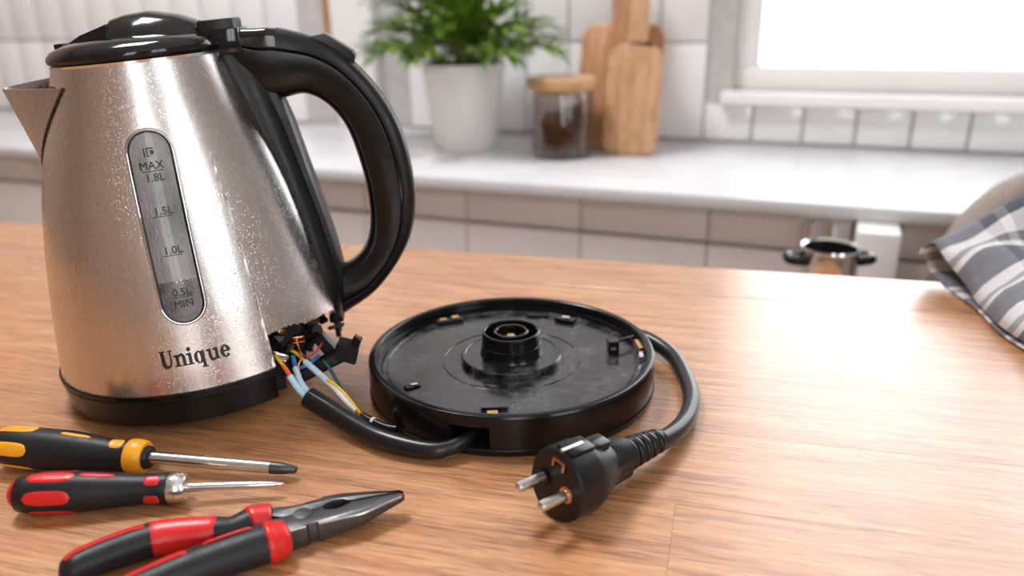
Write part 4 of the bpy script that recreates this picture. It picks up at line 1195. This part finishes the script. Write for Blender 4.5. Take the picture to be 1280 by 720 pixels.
for da in (-40, -120):
    obj('collar_pad', rev_patch(ypr, 0.0585, 0.0655, R(-222 + da), R(24)), M['yellow'], ya, 180)
obj('ridge_pad', rev_patch(ypr, 0.034, 0.049, R(92), R(6)), M['yellow'], ya, 180)
# red/black
ra = place('screwdriver', (-0.2200, 0.2963, 0.0098), (-0.1038, 0.3056, 0.0056), 0, 'black screwdriver with red pads, steel collar and slim pointed shaft')
rpr = [(0.0, 0.0028), (0.0060, 0.0028), (0.0078, 0.004), (0.0085, 0.008), (0.0089, 0.016), (0.0089, 0.026), (0.0085, 0.034), (0.0074, 0.046), (0.0067, 0.056), (0.0069, 0.0625), (0.0071, 0.0655), (0.0068, 0.0668), (0.0, 0.0668)]
obj('handle', lathe(rpr, 48, axis='x'), M['grip_black'], ra, 50)
obj('end_cap', lathe([(0.0, 0.0), (0.0042, 0.0004), (0.0058, 0.0018), (0.0062, 0.0032), (0.0, 0.0034)], 32, axis='x'), M['red'], ra, 50)
obj('collar', lathe([(0.0, 0.0666), (0.0064, 0.0666), (0.0067, 0.0672), (0.0067, 0.0700), (0.0063, 0.0703), (0.0066, 0.0707), (0.0062, 0.0738), (0.0056, 0.0745), (0.0, 0.0742)], 32, axis='x'), M['bright_steel'], ra, 40)
obj('shaft', lathe([(0.0, 0.0740), (0.0021, 0.0740), (0.0019, 0.100), (0.0015, 0.1125), (0.0005, 0.1163), (0.0, 0.1166)], 20, axis='x'), M['bright_steel'], ra, 50)
for da in (0, 66, 132, -66, -132):
    obj('grip_pad', rev_patch(rpr, 0.0085, 0.0285, R(-196 + da), R(21)), M['red'], ra, 180)
obj('ridge_pad', rev_patch(rpr, 0.0300, 0.0450, R(92), R(9)), M['red'], ra, 180)
for da in (38, -40):
    obj('collar_pad', rev_patch(rpr, 0.0575, 0.0645, R(-205 + da), R(21)), M['red'], ra, 180)

# ------------------------------------------------------------------ pliers
pli = empty('pliers', (-0.0850, 0.2790, 0.0))
tag(pli, 'combination pliers with dark steel jaws and red and black grips', 'pliers')
PO = Vector((-0.0850, 0.2790))
TIPX = -0.0481
def pz(co):
    x = co.x + PO.x
    t = max(0.0, min(1.0, (x + 0.0830) / (TIPX + 0.0830)))
    if co.z > 0.005: return 0.0105 - 0.0006 * t
    return 0.0009 + 0.0058 * t ** 1.1
def ppoly(pts): return [(x - PO.x, y - PO.y) for x, y in pts]
teeth = [(-0.0696 + (0.0190) * k / 12, 0.2852 + 0.0060 * k / 12 - (0.00035 if k % 2 else 0.0)) for k in range(13)]
front_jaw = [(-0.0478, 0.2903)] + [(x, y) for x, y in teeth[::-1]] + [(-0.0706, 0.2838), (-0.0726, 0.2818), (-0.0758, 0.2800), (-0.0795, 0.2798), (-0.0812, 0.2815), (-0.0880, 0.2775), (-0.0960, 0.2745), (-0.1010, 0.2735), (-0.1010, 0.2690), (-0.0908, 0.2659), (-0.0848, 0.2687), (-0.0843, 0.2700), (-0.0812, 0.2714), (-0.0806, 0.2706), (-0.0720, 0.2738), (-0.0636, 0.2772), (-0.0540, 0.2848), (-0.0487, 0.2888)]
back_jaw = [(-0.0482, 0.2917), (-0.0500, 0.2922), (-0.0593, 0.2928), (-0.0748, 0.2910), (-0.0822, 0.2888), (-0.0834, 0.2872), (-0.0886, 0.2850), (-0.0900, 0.2838), (-0.0946, 0.2824), (-0.1030, 0.2815), (-0.1040, 0.2765), (-0.0960, 0.2748), (-0.0880, 0.2779), (-0.0812, 0.2819), (-0.0797, 0.2838), (-0.0775, 0.2858), (-0.0740, 0.2868), (-0.0716, 0.2862), (-0.0696, 0.2860)] + [(x, y + 0.0012) for x, y in teeth[1:]]
obj('jaw', prism(ppoly(front_jaw), 0.001, 0.0105, bev=0.0004, seg=2, zfun=pz), M['dark_steel'], pli, 30)
obj('jaw', prism(ppoly(back_jaw), 0.001, 0.0105, bev=0.0004, seg=2, zfun=pz), M['dark_steel'], pli, 30)
piv = lathe([(0.0, 0.0104), (0.0036, 0.0104), (0.0036, 0.01055), (0.0034, 0.0106), (0.0, 0.0106)], 32)
obj('pivot', xf(piv, Matrix.Translation((-0.0885 - PO.x, 0.2772 - PO.y, 0))), M['dark_steel'], pli, 30)
# pale metal strips put in as the highlight along the front jaw's edge
edge = [(-0.0490, 0.2886), (-0.0540, 0.2846), (-0.0636, 0.2770), (-0.0720, 0.2736), (-0.0802, 0.2705)]
obj('edge_highlight', tube([(x - PO.x, y - PO.y, 0.0101 - 0.0006 * max(0, (x + 0.083) / 0.035)) for x, y in edge], 0.00055, 8, 4), M['edge_highlight'], pli)
obj('edge_highlight', tube([(x - PO.x, y - PO.y, 0.0102) for x, y in [(-0.0850, 0.2685), (-0.0905, 0.2659)]], 0.0005, 8, 1, smooth_path=False), M['edge_highlight'], pli)  # same painted highlight, continued behind the notch
def P3(pts): return [(x - PO.x, y - PO.y, z) for x, y, z in pts]
def grip(path, rad, squash, name='grip'):
    return obj(name, tube(P3(path), rad, 20, 6, squash=squash, round_end=True), M['grip_black'], pli, 60)
def path_slice(path, t0, t1, n=8):
    c = catmull(path, 12); N = len(c) - 1
    return [tuple(c[min(N, max(0, int(round((t0 + (t1 - t0) * k / n) * N))))]) for k in range(n + 1)]
def rad_slice(rad, t0, t1, add, n=8, taper=True):
    xs = [i / (len(rad) - 1) for i in range(len(rad))]
    out = []
    for k in range(n + 1):
        out.append(interp(t0 + (t1 - t0) * k / n, xs, rad) + (add if (0 < k < n or not taper) else -0.0004))
    return out
def inlay(path, rad, squash, t0, t1, a0, a1, name, parent, add=0.00035, m='red'):
    return obj(name, tube(P3(path_slice(path, t0, t1)), rad_slice(rad, t0, t1, add), 12, 3, cap=False, a0=a0, a1=a1, squash=squash), M[m], parent, 60)
up_path = [(-0.1015, 0.2785, 0.0070), (-0.1085, 0.2765, 0.0072), (-0.1160, 0.2715, 0.0072), (-0.1260, 0.2700, 0.0074), (-0.1430, 0.2672, 0.0074), (-0.1570, 0.2595, 0.0074), (-0.1670, 0.2520, 0.0072), (-0.1725, 0.2455, 0.0068)]
up_rad = [0.0062, 0.0068, 0.0056, 0.0068, 0.0074, 0.0072, 0.0068, 0.0060]
lo_path = [(-0.0915, 0.2655, 0.0074), (-0.0985, 0.2615, 0.0080), (-0.1085, 0.2562, 0.0082), (-0.1211, 0.2492, 0.0080), (-0.1330, 0.2410, 0.0078), (-0.1439, 0.2320, 0.0076), (-0.1540, 0.2225, 0.0074)]
lo_rad = [0.0066, 0.0086, 0.0084, 0.0080, 0.0076, 0.0072, 0.0066]
gu = grip(up_path, up_rad, 0.92)
gl_ = grip(lo_path, lo_rad, 0.90)
# tube angles: 0 = right of travel, pi/2 = up; travel goes away from the jaws (towards -x), so right = +y (away from camera)
inlay(up_path, up_rad, 0.92, 0.0, 0.19, 0, 2 * pi, 'grip_collar', gu, 0.0007)
inlay(up_path, up_rad, 0.92, 0.36, 0.62, R(70), R(240), 'grip_inlay', gu)
inlay(up_path, up_rad, 0.92, 0.60, 0.94, R(58), R(92), 'grip_stripe', gu)
inlay(lo_path, lo_rad, 0.90, 0.0, 0.19, 0, 2 * pi, 'grip_collar', gl_, 0.0007)
inlay(lo_path, lo_rad, 0.90, 0.24, 0.48, R(28), R(80), 'grip_stripe', gl_)
inlay(lo_path, lo_rad, 0.90, 0.52, 0.95, R(35), R(88), 'grip_stripe', gl_)

# ------------------------------------------------------------------ striped towel
def towel_mat():
    m = bpy.data.materials.new('striped_towel_cloth'); m.use_nodes = True
    nt = m.node_tree; N, L = nt.nodes, nt.links
    b = N['Principled BSDF']; b.inputs['Roughness'].default_value = 0.9; b.inputs['Sheen Weight'].default_value = 0.2
    uv = N.new('ShaderNodeUVMap'); uv.uv_map = 'UVMap'
    sp_ = N.new('ShaderNodeSeparateXYZ'); L.new(uv.outputs[0], sp_.inputs[0])
    def stripes(sock, period, table):
        mu = N.new('ShaderNodeMath'); mu.operation = 'DIVIDE'; mu.inputs[1].default_value = period; L.new(sock, mu.inputs[0])
        fr = N.new('ShaderNodeMath'); fr.operation = 'FRACT'; L.new(mu.outputs[0], fr.inputs[0])
        rp = N.new('ShaderNodeValToRGB'); rp.color_ramp.interpolation = 'CONSTANT'
        els = rp.color_ramp.elements
        els[0].position = table[0][0]; els[0].color = (*[table[0][1]] * 3, 1)
        els[1].position = table[1][0]; els[1].color = (*[table[1][1]] * 3, 1)
        for p, v in table[2:]:
            e_ = els.new(p); e_.color = (v, v, v, 1)
        L.new(fr.outputs[0], rp.inputs[0])
        return rp.outputs[0]
    a = stripes(sp_.outputs[0], 0.043, [(0.0, 0.05), (0.30, 0.95), (0.42, 0.35), (0.56, 0.95), (0.80, 0.12)])
    c = stripes(sp_.outputs[1], 0.066, [(0.0, 0.9), (0.40, 0.25), (0.52, 0.9), (0.62, 0.12), (0.90, 0.6)])
    mx = N.new('ShaderNodeMix'); mx.data_type = 'RGBA'; mx.inputs['Factor'].default_value = 0.32
    L.new(a, mx.inputs['A']); L.new(c, mx.inputs['B'])
    rp = N.new('ShaderNodeValToRGB')
    rp.color_ramp.elements[0].position = 0.12; rp.color_ramp.elements[0].color = (0.075, 0.080, 0.105, 1)
    rp.color_ramp.elements[1].position = 0.85; rp.color_ramp.elements[1].color = (0.66, 0.65, 0.655, 1)
    k = rp.color_ramp.elements.new(0.45); k.color = (0.22, 0.225, 0.25, 1)
    L.new(mx.outputs['Result'], rp.inputs[0]); L.new(rp.outputs[0], b.inputs['Base Color'])
    tc = N.new('ShaderNodeTexCoord')
    nz = N.new('ShaderNodeTexNoise'); nz.inputs['Scale'].default_value = 900; L.new(tc.outputs['Object'], nz.inputs['Vector'])
    bp = N.new('ShaderNodeBump'); bp.inputs['Strength'].default_value = 0.5; bp.inputs['Distance'].default_value = 0.0008
    L.new(nz.outputs['Fac'], bp.inputs['Height']); L.new(bp.outputs[0], b.inputs['Normal'])
    return m
M['towel'] = towel_mat()
# one cloth folded round its far end: lower layer on the table, upper layer puffed and wrinkled, open towards the tools
NT, NV = 60, 96
V, Fc, UV = [], [], []
YF, YN = 0.578, 0.330
half = NV // 2
for i in range(NT + 1):
    t = i / NT
    for j in range(NV + 1):
        q = j / NV
        lower = q < 0.5
        s = (1 - 2 * q) if lower else (2 * q - 1)           # 1 far from fold .. 0 at fold
        y = YF - (YF - YN) * s
        tt = t * 0.30
        edge = 0.3125 + 0.004 * sin(s * 9) + 0.003 * noise.noise(Vector((s * 5, 2, 0)))
        x = edge + tt
        # height of gap: large near the fold, closing at s ~ 0.28
        lip = max(0.0, 1 - s / 0.30)
        ramp_t = min(1.0, tt / 0.05)
        zlow = 0.0022 + 0.012 * max(0.0, 1 - s / 0.16) ** 1.5
        if lower:
            z = zlow
        else:
            wr = 0.018 * noise.noise(Vector((x * 19, y * 24, 1.7))) + 0.007 * noise.noise(Vector((x * 42, y * 38, 5.1)))
            diag = 0.5 + 0.5 * sin((x * 0.75 + y * 1.0) * 85 + 1.5 * noise.noise(Vector((x * 9, y * 9, 3))))
            puff = 0.009 + 0.024 * (1 - math.exp(-tt / 0.035)) + 0.010 * min(1, tt / 0.16)
            z = zlow + 0.0032 + lip ** 0.8 * 0.020 + puff * (0.62 + 0.38 * min(1.0, s / 0.06)) + ramp_t * (wr + 0.013 * (diag - 0.45))
            z += 0.0055 * sin(y * 120 + 3.0 * noise.noise(Vector((x * 20, y * 12, 7)))) * math.exp(-tt / 0.09) * min(1.0, s / 0.12) * min(1.0, tt / 0.012)
            # roll the lip down where the layers meet
            z -= (1 - lip) * 0.008 * max(0.0, 1 - tt / 0.012) ** 2
            z = max(z, zlow + 0.0030)
            x -= 0.006 * lip * max(0.0, 1 - tt / 0.03)
        # round the fold at the far end
        V.append([x, y, z])
        UV.append((y if not lower else 2 * YF - y, tt))
    # soften fold: blend the middle columns into a half round
    c0 = (NV + 1) * i
    zl, zu = V[c0 + half - 4][2], V[c0 + half + 4][2]
    for d_ in range(-4, 5):
        ang = pi * (d_ + 4) / 8
        zz = (zl + zu) / 2 - (zu - zl) / 2 * cos(ang)
        V[c0 + half + d_][2] = zz
        V[c0 + half + d_][1] = V[c0 + half - 4][1] + 0.012 * sin(ang)
m = NV + 1
for i in range(NT):
    for j in range(NV):
        Fc.append([i * m + j, i * m + j + 1, (i + 1) * m + j + 1, (i + 1) * m + j])
me = bpy.data.meshes.new('towel')
PTW = Vector((0.33, 0.46, 0.0))
me.from_pydata([(v[0] - PTW.x, v[1] - PTW.y, v[2]) for v in V], [], Fc)
ul = me.uv_layers.new(name='UVMap')
for lp in me.loops: ul.data[lp.index].uv = UV[lp.vertex_index]
me.polygons.foreach_set('use_smooth', [True] * len(me.polygons))
me.materials.append(M['towel'])
tw = bpy.data.objects.new('towel', me); link(tw); tw.location = PTW
so = tw.modifiers.new('thickness', 'SOLIDIFY'); so.thickness = 0.0018; so.offset = 0
tag(tw, 'folded grey and white striped tea towel at the table edge', 'towel')

# ------------------------------------------------------------------ ceiling lamp above the table
cl = empty('ceiling_lamp', kp(-0.45, -0.45, CEIL_Z), KROT)
tag(cl, 'flat white square ceiling lamp above the kitchen', 'lamp')
obj('housing', box(-0.28, 0.28, -0.28, 0.28, -0.035, -0.0005, bev=0.004), M['white_paint'], cl)
lamp = area('ceiling_lamp_light', kp(-0.45, -0.45, CEIL_Z - 0.04), (0, 0, -1), 0.5, 0.5, 36, (0.97, 0.97, 1.0))
